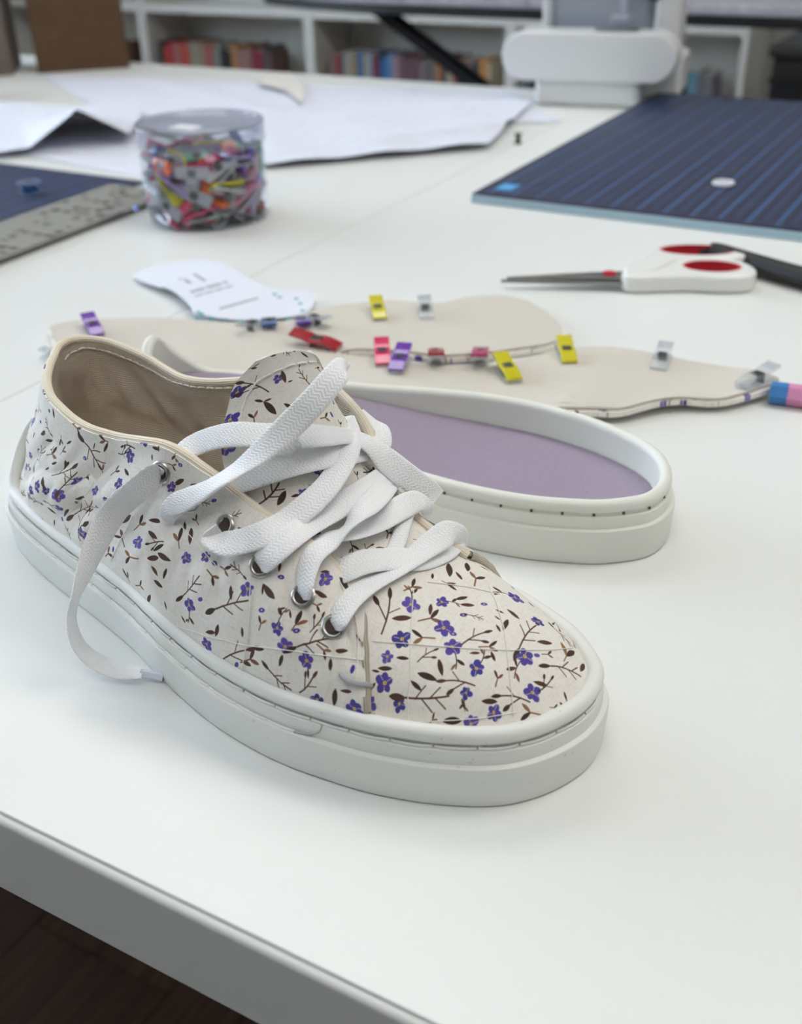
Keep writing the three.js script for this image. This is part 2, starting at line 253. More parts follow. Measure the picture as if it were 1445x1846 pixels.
function sweep(profile, lift = 0, skip) {   // profile [inset, height] around the outline; heights above 2.3 rise with the heel counter
  const P = []; for (let i = 0; i < NO; i++) { const b = heelBump(i); P.push(profile.map(([o0, z]) => { const k = lift ? sstep(z, 2.2, 2.6) * b : 0, o = o0 + k * LEAN; return L3(outPts[i].x + outN[i].x * o, outPts[i].z + outN[i].z * o, z + k); })); }
  return P;
}
const around = (o, z, f) => { const w = ((f % NO) + NO) % NO, i = Math.floor(w), k = (i + 1) % NO, p = outPts[i].clone().lerp(outPts[k], w - i), n = outN[i].clone().lerp(outN[k], w - i), b = sstep(z, 2.2, 2.6) * lerp(heelBump(i), heelBump(k), w - i); return L3(p.x + n.x * (o + LEAN * b), p.z + n.z * (o + LEAN * b), z + b); };
// index on the outline of the point nearest to (s, side)
const inAt = (s, t, o, z) => {   // the point of the outline nearest to (s, t), moved inwards by o, and the inward direction there
  let d = 1e9, q, n; for (let i = 0; i < NO; i++) { const a = outPts[i], b = outPts[(i + 1) % NO], x = b.x - a.x, y = b.z - a.z, f = clamp(((s - a.x) * x + (t - a.z) * y) / (x * x + y * y), 0, 1), e = Math.hypot(s - a.x - x * f, t - a.z - y * f); if (e < d) { d = e; q = a.clone().lerp(b, f); n = outN[i].clone().lerp(outN[(i + 1) % NO], f).normalize(); } }
  return [q.addScaledVector(n, o).setY(z), n];
};
const arcUV = (P, closed) => { const U = [], V0 = []; let u = 0; for (let i = 0; i < P.length; i++) { if (i) u += P[i][0].distanceTo(P[i - 1][0]); let v = 0; U.push(P[i].map((p, j) => { if (j) v += p.distanceTo(P[i][j - 1]); return [u, v]; })); } return U; };

const dirtTex = canvasTexture(1024, 256, (c, w, h) => { // marks and specks on the rubber wall
  c.fillStyle = '#fff'; c.fillRect(0, 0, w, h);
  for (let i = 0; i < 70; i++) { c.fillStyle = `rgba(70,70,64,${rr(0.1, 0.5)})`; c.beginPath(); c.ellipse(rr(0, w), rr(0, h), rr(0.4, 1.6), rr(0.3, 0.9), rr(0, 3), 0, 7); c.fill(); }
  for (let i = 0; i < 16; i++) { c.strokeStyle = `rgba(80,80,74,${rr(0.12, 0.4)})`; c.lineWidth = rr(0.4, 1); const x = rr(0, w), y = rr(0, h); c.beginPath(); c.moveTo(x, y); c.lineTo(x + rr(-7, 7), y + rr(-2, 4)); c.stroke(); }
});
const rubber = mat({ color: 0xe3e4df, roughness: 0.5, map: at(dirtTex, 4.2, 14) }), rubberWarm = mat({ color: 0xe2e3da, roughness: 0.46 });
const threadMat = mat({ color: 0xe6e6e2, roughness: 0.85 }), greyThread = mat({ color: 0xb3b3ae, roughness: 0.9 }), grime = mat({ color: 0x5c5c57, roughness: 0.9 });
function soleGeo() {
  const runs = [
    [[1.6, 0.02], [0.4, 0.0], [0.16, 0.02], [0.09, 0.1], [0.05, 0.5], [0.01, 1.2], [0, 1.64], [0.02, 1.7]],
    [[0.02, 1.7], [0.05, 1.725], [0.2, 1.735]],
    [[0.2, 1.735], [0.205, 1.9], [0.215, 2.2], [0.225, 2.25]],
    [[0.225, 2.25], [0.25, 2.275], [0.37, 2.28]],
    [[0.37, 2.28], [0.38, 2.42]],
  ];
  // bead from its lower outer side over the top to the inner side
  const arc = []; for (let k = 0; k <= 14; k++) { const f = rad(-70 + 250 * k / 14); arc.push([0.52 - 0.29 * Math.cos(f), 2.7 + 0.29 * Math.sin(f)]); }
  runs.push([[0.38, 2.42], ...arc.slice(1)]);
  runs.push([arc[14], [0.8, 2.2], [0.84, 1.5], [1.0, 1.25], [1.4, 1.2]]);
  const g = runs.map((r) => { const P = sweep(r, 1); const UV = arcUV(P); return sheet([...P, P[0]], [...UV, UV[0].map(([u, v]) => [UV[NO - 1][0][0] + 0.003, v])]); });
  const cap = (o, z) => { const s = new THREE.Shape(outPts.map((p, i) => new THREE.Vector2((p.x + outN[i].x * o) / 100, -(p.z + outN[i].z * o) / 100))); return new THREE.ShapeGeometry(s).rotateX(-Math.PI / 2).translate(0, z / 100, 0); };
  return merge([...g, cap(1.3, 1.21), cap(0.4, 0.005)]);
}
const soleShape = soleGeo(), NJ = 66;

// ----- the printed cotton -----
const PURPLES = ['#53479b', '#4a4496', '#6353a8', '#5a4a9e', '#44408f'], BROWNS = ['#4a352b', '#573b30', '#423028'], TANS = ['#8a6347', '#7a5540', '#936c4c'];
const leafShape = (c, x, y, a, l, w, col) => { c.save(); c.translate(x, y); c.rotate(a); c.fillStyle = col; c.beginPath(); c.moveTo(0, 0); c.bezierCurveTo(l * 0.3, -w, l * 0.75, -w * 0.9, l, 0); c.bezierCurveTo(l * 0.8, w * 0.8, l * 0.35, w * 0.9, 0, 0); c.fill(); c.restore(); };
let LINE = 1;
function stemLine(c, pts, w, col) { c.strokeStyle = col; c.lineCap = 'round'; c.lineWidth = w * LINE; c.beginPath(); c.moveTo(pts[0][0], pts[0][1]); if (pts.length === 3) c.quadraticCurveTo(pts[1][0], pts[1][1], pts[2][0], pts[2][1]); else c.lineTo(pts[1][0], pts[1][1]); c.stroke(); }
function bloom(c, x, y, r, a, k) {
  const col = PURPLES[k % 5]; c.save(); c.translate(x, y); c.rotate(a);
  for (let i = 0; i < 5; i++) { const f = i * 1.2566 + 0.2 * Math.sin(k * 3 + i), q = r * (0.85 + 0.3 * hash(k, i)); c.fillStyle = col; c.beginPath(); c.ellipse(Math.cos(f) * q * 0.58, Math.sin(f) * q * 0.58, q * 0.52, q * 0.42, f, 0, 7); c.fill(); }
  c.strokeStyle = 'rgba(226,220,206,.75)'; c.lineWidth = r * 0.09; for (let i = 0; i < 3; i++) { const f = i * 2.3 + k; c.beginPath(); c.moveTo(Math.cos(f) * r * 0.3, Math.sin(f) * r * 0.3); c.lineTo(Math.cos(f) * r, Math.sin(f) * r); c.stroke(); }
  c.fillStyle = '#d9bd6a'; c.beginPath(); c.ellipse(0, 0, r * 0.24, r * 0.2, 0, 0, 7); c.fill(); c.fillStyle = '#8a6a2a'; c.beginPath(); c.arc(r * 0.04, 0, r * 0.07, 0, 7); c.fill(); c.restore();
}
// one motif drawn along +x from (0, 0); u = pixels per millimetre
function motif(c, kind, x, y, a, s, u, k) {
  LINE = Math.pow(Math.max(1, s), -0.85); c.save(); c.translate(x, y); c.rotate(a); c.scale(u * s, u * s * (k & 1 ? -1 : 1));
  const B = BROWNS[k % 3], T = TANS[k % 3];
  if (kind === 'f') bloom(c, 0, 0, 2.85, k, k);                                                   // open flower
  else if (kind === 's') { stemLine(c, [[0, 0], [4, 1], [7, -0.5]], 0.35, B); leafShape(c, 4.2, 0.4, 0.7, 3, 0.8, B); leafShape(c, 5.5, 0, -0.9, 2.6, 0.6, T); bloom(c, 0, 0, 2.5, k, k); }   // flower with stem
  else if (kind === 'b') { c.fillStyle = PURPLES[k % 5]; c.beginPath(); c.ellipse(0, 0, 1.2, 0.75, 0, 0, 7); c.fill(); if (k % 3) { c.fillStyle = '#d8c9a0'; c.beginPath(); c.arc(0, 0, 0.3, 0, 7); c.fill(); } }   // bud
  else if (kind === 'l') leafShape(c, 0, 0, 0, 4.4, 0.95, B);                                     // single leaf
  else if (kind === 'p') { leafShape(c, 0, 0, -0.35, 4.4, 0.9, B); leafShape(c, 0, 0, 0.5, 3.8, 0.8, T); stemLine(c, [[0, 0], [-1.6, 0.2]], 0.4, T); }  // pair of leaves
  else if (kind === 't') { stemLine(c, [[0, 0], [4, 0.6], [8, -0.6]], 0.45, B); stemLine(c, [[2.6, 0.3], [5.4, -2.2]], 0.4, B); stemLine(c, [[4.4, 0.2], [6.6, 2]], 0.35, T); leafShape(c, 5.2, -2, -0.8, 2.6, 0.8, B); leafShape(c, 7.6, -0.4, -0.3, 3, 0.7, B); }   // sprig
  else if (kind === 'w') { stemLine(c, [[0, 0], [4.5, 0.8], [9, 0]], 0.5, '#5a3b32'); for (const [p, q, r] of [[2, 0.4, -2.2], [3.4, 0.5, 2.2], [5, 0.5, -2], [6.2, 0.4, 1.8]]) stemLine(c, [[p, q], [p + 2.2, q + r]], 0.38, '#5a3a30'); leafShape(c, 0, 0, 3.3, 3.6, 0.9, B); }   // branching twig
  else if (kind === 'y') { stemLine(c, [[0, 0], [3.5, 0]], 0.5, T); leafShape(c, 3, 0, -0.6, 3, 0.75, T); leafShape(c, 3, 0, 0.6, 3.4, 0.75, B); }   // fork of leaves
  c.restore();
}
function printed(wm, hm, px, text, seen) {   // cloth of wm x hm metres, motifs 'kind x-cm y-cm angle size'; the rest of the cloth is filled at random, sparsely inside the rectangle seen
  return canvasTexture(Math.round(wm * px), Math.round(hm * px), (c, w, h) => {
    c.fillStyle = '#f1ece4'; c.fillRect(0, 0, w, h);
    for (let i = 0; i < w * h / 60; i++) { c.fillStyle = rnd() < 0.5 ? 'rgba(140,128,112,.13)' : 'rgba(255,252,246,.2)'; const l = rr(4, 26), v = rnd() < 0.5; c.fillRect(rr(0, w), rr(0, h), v ? l : 1.2, v ? 1.2 : l); }
    for (let i = 0; i < 40; i++) { c.fillStyle = 'rgba(110,95,80,.5)'; c.fillRect(rr(0, w), rr(0, h), rr(1, 3), 1.4); }
    const done = []; let k = 0; const u = px / 1000;
    for (const [kind, x, y, a, s] of text ? text.split('|').map((m) => m.split(' ').map((q, i) => (i ? +q : q))) : []) { motif(c, kind, x / 100 * px, h - y / 100 * px, -rad(a), s, u, k++); done.push([x / 100 * px, h - y / 100 * px]); }
    for (let n = 0; n < 6000; n++) { const x = rr(0, w), y = rr(0, h), cx = x / px * 100, cy = (h - y) / px * 100, sparse = seen && cx > seen[0] && cy > seen[1] && cx < seen[2] && cy < seen[3], gap = sparse ? 10 : 7; if (done.every(([p, q]) => Math.hypot(p - x, q - y) > gap * u)) { motif(c, sparse ? 'lbly'[Math.floor(rnd() * 4)] : 'fsbltpwysptwl'[Math.floor(rnd() * 13)], x, y, rr(0, 6.28), rr(0.8, 1.0) * (sparse ? 0.8 : 1), u, k++); done.push([x, y]); } }
  }, true, true);
}
const printMat = (t, wm, hm) => { t.repeat.set(1 / wm, 1 / hm); return mat({ map: t, roughness: 0.92, bumpMap: at(weave, 62, 62), bumpScale: 0.00013, sheen: 0.15, sheenRoughness: 0.6 }); };
const liningMat = mat({ color: 0xecdcc8, roughness: 0.95, bumpMap: at(twill, 42, 42), bumpScale: 0.001 });
const bindMat = mat({ color: 0xe9deca, roughness: 0.95, bumpMap: at(twill, 40, 0.5), bumpScale: 0.00025 });
const laceMat = mat({ color: 0xf3f4f6, roughness: 0.85, bumpMap: braid, bumpScale: 0.0003 });

// ----- quarter: rows [place on the outline (s, t), top edge (s, t, z)] from the near front round the heel to the far front -----
const ROWS = [[24.4, 6.1, 22.75, 3.45, 5.2], [23.6, 6.2, 22.2, 3.3, 5.45], [22.8, 6.4, 21.7, 3.2, 5.8], [22, 6.5, 21.25, 3.2, 6.25], [21, 6.6, 20.55, 3.2, 6.65], [20, 6.6, 19.9, 3.22, 6.95], [18.8, 6.5, 18.9, 3.3, 7.25], [17.8, 6.4, 18.3, 3.32, 7.45], [16.7, 6.2, 17.55, 3.35, 7.8], [15.7, 6, 16.8, 3.4, 8.2], [14.6, 5.6, 15.9, 3.4, 8.5], [13.6, 5.3, 15.1, 3.4, 8.75], [12.6, 5, 14.3, 3.4, 8.85], [11, 4.6, 12.8, 3.3, 8.6], [9.8, 4.4, 11.75, 3.15, 8.35], [8.7, 4.2, 10.85, 3.18, 8.3], [7.7, 4, 10.1, 3.2, 8.3], [6.5, 3.7, 9.15, 3.05, 8.3], [5, 3.4, 8, 2.75, 8.4], [3.4, 2.9, 6.8, 2.3, 8.5], [1.9, 2.3, 5.7, 1.55, 8.65], [0.6, 1.35, 4.8, 0.65, 8.72], [0.05, 0.1, 4, -0.25, 8.7], [0.25, -0.95, 3.35, -1.05, 8.7], [1, -2, 3.05, -1.85, 8.65], [2.3, -2.85, 3.2, -2.5, 8.55], [3.2, -3.2, 3.65, -2.92, 8.45], [4.2, -3.4, 4.4, -3.1, 8.4], [5.4, -3.5, 5.5, -3.05, 8.35], [6.7, -3.5, 6.8, -3, 8.2], [8, -3.45, 8, -2.75, 8.1], [9.2, -3.4, 9.2, -2.45, 8.1], [10.2, -3.4, 10.2, -2.35, 8.2], [11.1, -3.4, 11.1, -2.5, 8.3], [12.2, -3.35, 12.2, -2.8, 8.5], [13.6, -3.4, 13.6, -3.2, 8.75], [15, -3.45, 15, -3.45, 8.9], [16.2, -3.55, 16.4, -3.5, 8.9], [17.2, -3.6, 17.3, -3.3, 8.6], [17.9, -3.65, 17.9, -3.2, 8.2], [18.5, -3.7, 18.45, -3, 7.7], [19.3, -3.75, 19.3, -2.4, 7.0], [20.1, -3.8, 20.1, -1.9, 6.42], [20.9, -3.83, 20.7, -1.78, 6.15], [21.6, -3.83, 21.3, -1.6, 5.8], [22.4, -3.8, 22, -1.5, 5.55], [23, -3.78, 22.5, -1.4, 5.45], [23.8, -3.7, 23.2, -1.4, 5.15], [24.4, -3.6, 23.7, -1.5, 4.9]];
const rimCurve = spline(ROWS.map(([s, t]) => inAt(s, t, 0.66 + 0.22 * (1 - sstep(s, 0.5, 5)), 2.6)[0]));
const topCurve = spline(ROWS.map((r) => V(r[2], r[4], r[3])));
const rowOut = spline(ROWS.map(([s, t]) => inAt(s, t, 0, 0)[1].negate()));
const bez = (a, b, c, d, v) => a.clone().multiplyScalar((1 - v) ** 3).addScaledVector(b, 3 * v * (1 - v) ** 2).addScaledVector(c, 3 * v * v * (1 - v)).addScaledVector(d, v ** 3);
function stripAt(R, T, o, fore, v) {   // one strip of the side from the rim R to the top T; fore = 1 where it lies over the forefoot
  const h = T.y - R.y, flat = V(R.x - T.x, 0, R.z - T.z), heel = 1 - sstep(R.x, 0.5, 7);
  const p1 = R.clone().addScaledVector(flat, -0.48 * heel).add(V(0, h * lerp(lerp(0.42, 0.34, heel), 0.62, fore), 0)).addScaledVector(o, lerp(0.5, 0.12, fore) * (1 - heel));
  const p2 = T.clone().addScaledVector(flat, lerp(lerp(0.06, 0.28, heel), 0.5, fore)).add(V(0, -h * lerp(0.4, -0.03, fore), 0)).addScaledVector(o, lerp(0.3, 0.0, fore) * (1 - heel));
  return bez(R, p1, p2, T, v);
}
const crownAt = spline([[17, 8.6], [19, 7.6], [20.5, 6.85], [21.3, 6.5], [22, 6.12], [22.75, 5.78], [23.5, 5.5], [25, 5.05], [27, 4.55], [28.5, 4.15], [31, 3.6]].map(([s, z]) => V(s, z, 0)));
const crown = (s) => { const f = clamp((s - 17) / 14, 0, 1); let lo = 0, hi = 1; for (let k = 0; k < 22; k++) { const m = (lo + hi) / 2; if (crownAt.getPoint(m).x < s) lo = m; else hi = m; } return crownAt.getPoint(lo).y; };
const inner = outPts.map((p, i) => p.clone().addScaledVector(outN[i], 0.68));
const edgeDist = (s, t) => { let d = 1e9; for (let i = 0; i < NO; i++) { const a = inner[i], b = inner[(i + 1) % NO], x = b.x - a.x, y = b.z - a.z, f = clamp(((s - a.x) * x + (t - a.z) * y) / (x * x + y * y + 1e-9), 0, 1), e = Math.hypot(s - a.x - x * f, t - a.z - y * f); if (e < d) d = e; } return d; };
const dome = (s, t) => 2.6 + (crown(s) - 2.6) * (1 - Math.exp(-edgeDist(s, t) / 1.15)) ** 0.85;   // height of the forefoot above a place
const NR = ROWS.length - 1;
function quarterPoint(u, v, inset = 0) {   // u in rows
  const f = u / NR, R = rimCurve.getPoint(f), T = topCurve.getPoint(f), o = rowOut.getPoint(f).normalize();
  const fore = u < NR / 2 ? sstep(R.x, 12.5, 20.5) : sstep(R.x, 17, 22.5);
  const p = stripAt(R, T, o, 0, v);
  if (fore > 0) { const q = R.clone().lerp(T, Math.pow(v, 1.25)); q.y = dome(q.x, q.z) + 0.13 + v * (T.y - dome(T.x, T.z) - 0.13); p.lerp(q, fore); }
  const heelZone = sstep(u, 9, 15) * (1 - sstep(u, 30, 36)), side = Math.sin(Math.PI * v);
  // soft folds of the cloth: slanting ones behind the ankle, faint ones elsewhere
  let w = 0.13 * side * noise(u * 0.5, v * 2.2, 3);
  w += heelZone * side * 0.36 * noise(u * 0.62 + v * 3.6, v * 1.7 - u * 0.25, 9) + heelZone * side * 0.16 * noise(u * 1.5 + v * 5, v * 2 - u * 0.6, 4);
  w += 0.12 * side * noise(u * 1.5, v * 6, 1);
  p.addScaledVector(o, w - inset);
  return V(p.x / 100, p.y / 100, p.z / 100);
}
const QU = (u0, u1, nu, nv, v0 = 0, v1 = 1, inset = 0) => { const P = []; for (let i = 0; i <= nu; i++) { P.push([]); for (let j = 0; j <= nv; j++) P[i].push(quarterPoint(lerp(u0, u1, i / nu), lerp(v0, v1, j / nv), inset)); } return P; };
const HEEL = 23;
const uvNear = (u, v) => { const f = u / NR, R = rimCurve.getPoint(f), T = topCurve.getPoint(f), s = lerp(R.x, T.x, v); return [(26 - s) / 100, (R.y + R.distanceTo(T) * v) / 100]; };   // flat pattern: x from the toe end backwards
function quarterUV(u0, u1, nu, nv) {
  const U = []; let len = 0, last; for (let i = 0; i <= nu; i++) { const u = lerp(u0, u1, i / nu), a = quarterPoint(u, 0.5); if (last) len += a.distanceTo(last); last = a; U.push([]); let v = 0, lp; for (let j = 0; j <= nv; j++) { const p = quarterPoint(u, j / nv); if (lp) v += p.distanceTo(lp); lp = p; U[i].push([len, v]); } } return U;
}

// ----- vamp: strips from the toe rim to a ridge line -----
const VN = [[20.6, 6.6], [22, 6.55], [23.3, 6.35], [24.6, 6.05], [26, 5.55], [27.3, 4.95], [28.4, 4.2], [29.2, 3.3], [29.8, 2.1], [30.03, 1.1]], VF = [[21.2, -3.83], [22.6, -3.8], [24, -3.65], [25.3, -3.4], [26.5, -3], [27.6, -2.55], [28.5, -1.98], [29.2, -1.4], [29.75, -0.5], [30.03, 1.1]], VM = [[20.6, 0.75], [21.8, 0.95], [22.9, 1.1], [23.9, 1.2], [24.8, 1.26], [25.6, 1.3], [26.3, 1.3], [26.8, 1.28], [27.2, 1.25], [27.5, 1.2]];
const vEdge = [VN, VF].map((l) => spline(l.map(([s, t]) => inAt(s, t, 0.7, 2.6)[0]))), vMid = spline(VM.map(([s, t]) => V(s, 0, t)));
function vampPoint(u, v) {   // v from -1 (near rim) over the ridge to 1 (far rim)
  const R = vEdge[v < 0 ? 0 : 1].getPoint(u), T = vMid.getPoint(u), k = Math.pow(1 - Math.abs(v), 1.4), q = R.lerp(T, k);
  const y = dome(q.x, q.z) + 0.05 * sstep(k, 0, 0.2) * (noise(q.x * 0.7, q.z * 0.7, 2) + 0.6 * noise(q.x * 1.9, q.z * 1.9, 6));
  return V(q.x / 100, y / 100, q.z / 100);
}
const VU = (nu, nv) => { const P = [], U = []; for (let i = 0; i <= nu; i++) { P.push([]); U.push([]); for (let j = 0; j <= nv; j++) { const p = vampPoint(i / nu, j / nv * 2 - 1), e = Math.max(0, 0.045 - p.y) * 0.35, c = V(p.x - 0.235, 0, p.z - 0.012).normalize(); P[i].push(p); U[i].push([p.x - 0.19 + c.x * e, 0.068 - p.z - c.z * e]); } } return [P, U]; };

// ----- tongue -----
const TG = [[[22.2, 3.6, 4.8], [23, 1.2, 5.25], [23.4, -1.8, 4.5]], [[20.5, 3.5, 6.0], [21.4, 0.9, 6.3], [21.2, -2.2, 5.4]], [[18.4, 3.4, 6.9], [20.2, 0.7, 7.2], [19.6, -2.6, 6.2]], [[17.0, 3.1, 7.7], [19.3, 0.5, 8.3], [18.3, -2.8, 7.2]], [[16.1, 2.5, 8.8], [18.7, 0.3, 9.5], [17.6, -2.6, 8.1]], [[15.9, 1.95, 9.9], [18.25, 0.1, 10.6], [17.5, -2.0, 9.2]], [[16.05, 1.55, 10.8], [17.95, 0, 11.4], [17.7, -1.5, 10.3]], [[16.6, 0.95, 11.65], [17.72, -0.1, 11.9], [17.95, -0.9, 11.25]]];
const tgL = [0, 1, 2].map((c) => spline(TG.map((r) => V(r[c][0], r[c][2], r[c][1]))));
function tonguePoint(u, v) { const [a, b, c] = tgL.map((k) => k.getPoint(u)), p = a.multiplyScalar(2 * (v - 0.5) * (v - 1)).addScaledVector(b, 4 * v * (1 - v)).addScaledVector(c, 2 * v * (v - 0.5)); p.x += 0.12 * noise(u * 5, v * 4, 8); return V(p.x / 100, p.y / 100, p.z / 100); }

function ribbon(rows, thick, sub = 10, wide = 1) {   // flat lace swept along a path of centres and half widths
  const C = spline(rows.map((r) => L3(r[0], r[1], r[2]))), W = spline(rows.map((r) => V(r[3], r[5], r[4]).multiplyScalar(0.01 * wide))), n = (rows.length - 1) * sub, P = [], U = []; let len = 0, last;
  for (let i = 0; i <= n; i++) {
    const f = i / n, c = C.getPoint(f), w = W.getPoint(f), tan = C.getTangent(f), nn = w.clone().cross(tan).normalize(); if (last) len += c.distanceTo(last); last = c;
    P.push([]); U.push([]);
    for (let j = 0; j <= 16; j++) { const a = -j / 16 * 2 * Math.PI, x = Math.cos(a), y = Math.sin(a); P[i].push(c.clone().addScaledVector(w, Math.sign(x) * Math.pow(Math.abs(x), 0.8)).addScaledVector(nn, Math.sign(y) * Math.pow(Math.abs(y), 0.4) * thick / 2)); U[i].push([0.5 + x / 2, len / 0.0095]); }
  }
  return sheet(P, U);
}
const LACE = {
  A: [[22.39,4.57,4.95,0.41,0.16,0.18],[22.51,4.57,5.29,0.45,0.11,0.09],[22.52,4.25,5.56,0.46,0.11,0.01],[22.52,3.7,5.73,0.43,0.2,-0.04],[22.65,2.6,5.79,0.39,0.27,0.02],[22.87,1.4,5.83,0.39,0.27,-0.01],[23.06,0.1,5.97,0.4,0.17,-0.18],[23.25,-0.8,6.04,0.29,0.19,-0.33],[23.26,-1.5,5.58,-0.03,0.47,-0.09],[23.08,-1.9,4.86,-0.02,0.44,0.18]],
  A2: [[22.13,3.1,5.24,0.16,-0.04,-0.11],[22.2,2.5,5.55,0.18,-0.03,-0.13],[22.25,1.6,5.7,0.18,-0.04,-0.13],[22.11,0.7,5.9,0.2,-0.07,-0.09],[21.77,-0.2,6.09,0.18,-0.09,-0.07],[21.4,-1.0,6.11,0.17,-0.08,-0.06]],
  B: [[21.32,3.26,5.84,0.4,0.23,-0.12],[21.71,2.96,6.12,0.38,0.22,-0.18],[22.02,2.42,6.21,0.32,0.29,-0.21],[22.48,1.65,6.06,0.27,0.36,-0.16],[23.12,0.61,5.71,0.28,0.34,-0.17],[23.31,-0.65,5.38,0.36,0.31,-0.05],[22.98,-2.1,4.96,0.38,0.29,0.03]],
  C: [[21.13,4.58,5.65,0.41,0.13,0.2],[21.19,4.56,6.06,0.44,0.09,0.16],[21.06,4.17,6.52,0.46,0.06,0.08],[20.99,3.65,6.85,0.45,0.16,-0.02],[21.17,2.9,7.0,0.39,0.26,0.05],[21.28,2.3,7.2,0.33,0.29,0.17],[21.36,1.8,7.51,0.42,0.23,0.03],[21.32,1.0,7.53,0.43,0.15,-0.12],[20.86,-0.3,7.24,0.44,0.08,-0.14],[20.01,-1.9,6.61,0.46,0.08,-0.09],[19.37,-3.0,6.14,0.45,0.15,0.01]],
  D: [[20.35,3.19,6.66,0.36,0.3,0.07],[20.73,2.65,6.86,0.33,0.33,0.1],[21.36,1.95,6.87,0.33,0.34,0.06],[21.47,0.77,6.73,0.39,0.26,-0.09],[21.5,-0.5,6.67,0.36,0.16,-0.26],[21.55,-1.4,6.48,0.25,0.33,-0.24],[21.68,-1.8,6.14,0.08,0.46,0.06],[21.47,-2.2,5.53,0.09,0.42,0.2]],
  E: [[19.4,4.6,6.19,0.44,0.14,0.1],[19.63,4.61,6.58,0.47,0.07,-0.06],[19.82,4.46,6.85,0.44,0.11,-0.14],[20.08,3.83,7.2,0.43,0.13,-0.16],[20.1,2.7,7.26,0.4,0.15,-0.2],[20.37,1.5,7.39,0.39,0.16,-0.22],[20.54,0.1,7.44,0.38,0.15,-0.24],[19.99,-1.9,6.88,0.38,0.14,-0.25],[19.59,-3.1,6.47,0.39,0.23,-0.14]],
  F: [[17.49,4.32,6.93,0.09,0.25,0.4],[17.38,4.6,6.83,-0.16,0.44,0.05],[18.03,4.75,6.82,0.18,0.36,-0.25],[18.57,4.51,6.96,0.33,0.25,-0.24],[19.25,4.14,7.27,0.36,0.18,-0.25],[19.52,3.2,7.39,0.39,0.13,-0.23],[19.85,2.4,7.76,0.42,0.08,-0.21],[20.0,1.6,8.11,0.45,0.06,-0.14],[19.91,0.8,8.41,0.46,0.01,-0.1],[19.64,-0.1,8.65,0.47,-0.01,-0.04],[18.96,-1.2,8.64,0.45,0.07,0.15],[17.89,-2.4,8.5,0.4,0.15,0.21]],
  G: [[14.32,3.0,8.11,0.45,0.15,0.0],[14.83,3.1,8.63,0.44,0.17,-0.08],[15.22,2.9,8.91,0.38,0.2,-0.2],[16.06,2.75,9.35,0.33,0.24,-0.24],[16.94,2.55,9.64,0.26,0.29,-0.28],[17.88,2.07,9.64,0.23,0.32,-0.27],[18.78,1.41,9.58,0.23,0.32,-0.27],[19.28,0.56,9.35,0.26,0.36,-0.17],[19.33,-0.9,8.67,0.24,0.41,-0.03],[19.62,-1.4,8.23,0.12,0.46,-0.03],[20.13,-1.75,7.56,-0.09,0.4,-0.24],[20.75,-2.05,6.97,-0.14,0.33,-0.31],[21.34,-2.35,6.42,-0.13,0.33,-0.32],[21.54,-2.7,5.99,-0.0,0.45,-0.15]],
  H: [[17.54,-3.6,8.15,0.22,0.4,0.13],[18.03,-3.7,7.77,0.2,0.41,0.12],[18.51,-3.6,7.6,0.04,0.47,0.08],[18.86,-3.1,7.44,-0.17,0.34,0.29],[18.88,-2.5,7.43,-0.11,0.22,0.41]],
  I: [[15.45,4.39,6.75,0.3,0.08,0.36],[15.24,4.52,6.93,0.46,-0.06,0.12],[15.63,4.45,7.42,0.43,0.12,-0.17],[16.29,4.24,7.87,0.41,0.21,-0.12],[16.9,4.09,8.28,0.4,0.25,-0.01],[17.28,3.9,8.57,0.4,0.26,0.03],[17.7,3.5,8.89,0.4,0.25,-0.0],[18.22,3.2,9.34,0.43,0.19,-0.09],[18.71,2.8,9.87,0.42,0.09,-0.19],[19.29,2.2,10.57,0.4,0.01,-0.26],[19.82,1.6,11.31,0.41,0.0,-0.23],[20.06,0.9,11.86,0.43,0.04,-0.19],[20.04,0.5,11.98,0.38,0.2,-0.22],[19.61,-0.2,11.55,0.13,0.45,-0.08]],
  J: [[16.69,3.34,7.95,0.36,0.31,-0.06],[17.33,3.01,8.15,0.35,0.26,-0.2],[18.03,2.54,8.46,0.34,0.22,-0.25],[18.61,1.95,8.65,0.32,0.23,-0.26],[19.1,1.3,8.73,0.3,0.25,-0.27],[19.49,0.59,8.67,0.28,0.29,-0.25],[19.39,-1.1,8.03,0.3,0.32,-0.18],[19.22,-2.5,7.57,0.33,0.32,-0.14]],
  K: [[14.25,3.72,7.82,0.32,0.12,0.33],[14.32,3.94,8.03,0.05,0.15,0.45],[14.08,4.18,7.77,-0.18,0.15,0.41],[13.63,4.5,7.32,-0.23,0.11,0.4],[12.87,4.7,6.63,-0.31,0.11,0.34],[12.47,5.02,5.98,-0.29,0.22,0.3],[12.32,5.66,5.2,-0.14,0.31,0.33],[12.26,6.35,4.3,0.09,0.33,0.33],[12.16,6.76,3.6,0.22,0.29,0.3],[12.0,7.0,2.75,0.22,0.32,0.28],[12.07,7.04,1.8,0.18,0.39,0.21],[12.24,6.85,1.1,0.21,0.42,0.08],[12.74,6.56,0.6,0.25,0.41,0.0],[13.33,6.27,0.4,0.31,0.36,0.01],[13.99,5.89,0.35,0.33,0.32,0.1]],
  aglet: [[13.95,5.91,0.35,0.02,0.08,-0.12],[14.37,5.72,0.3,0.02,0.08,-0.12],[14.79,5.55,0.26,0.02,0.08,-0.12]]
};
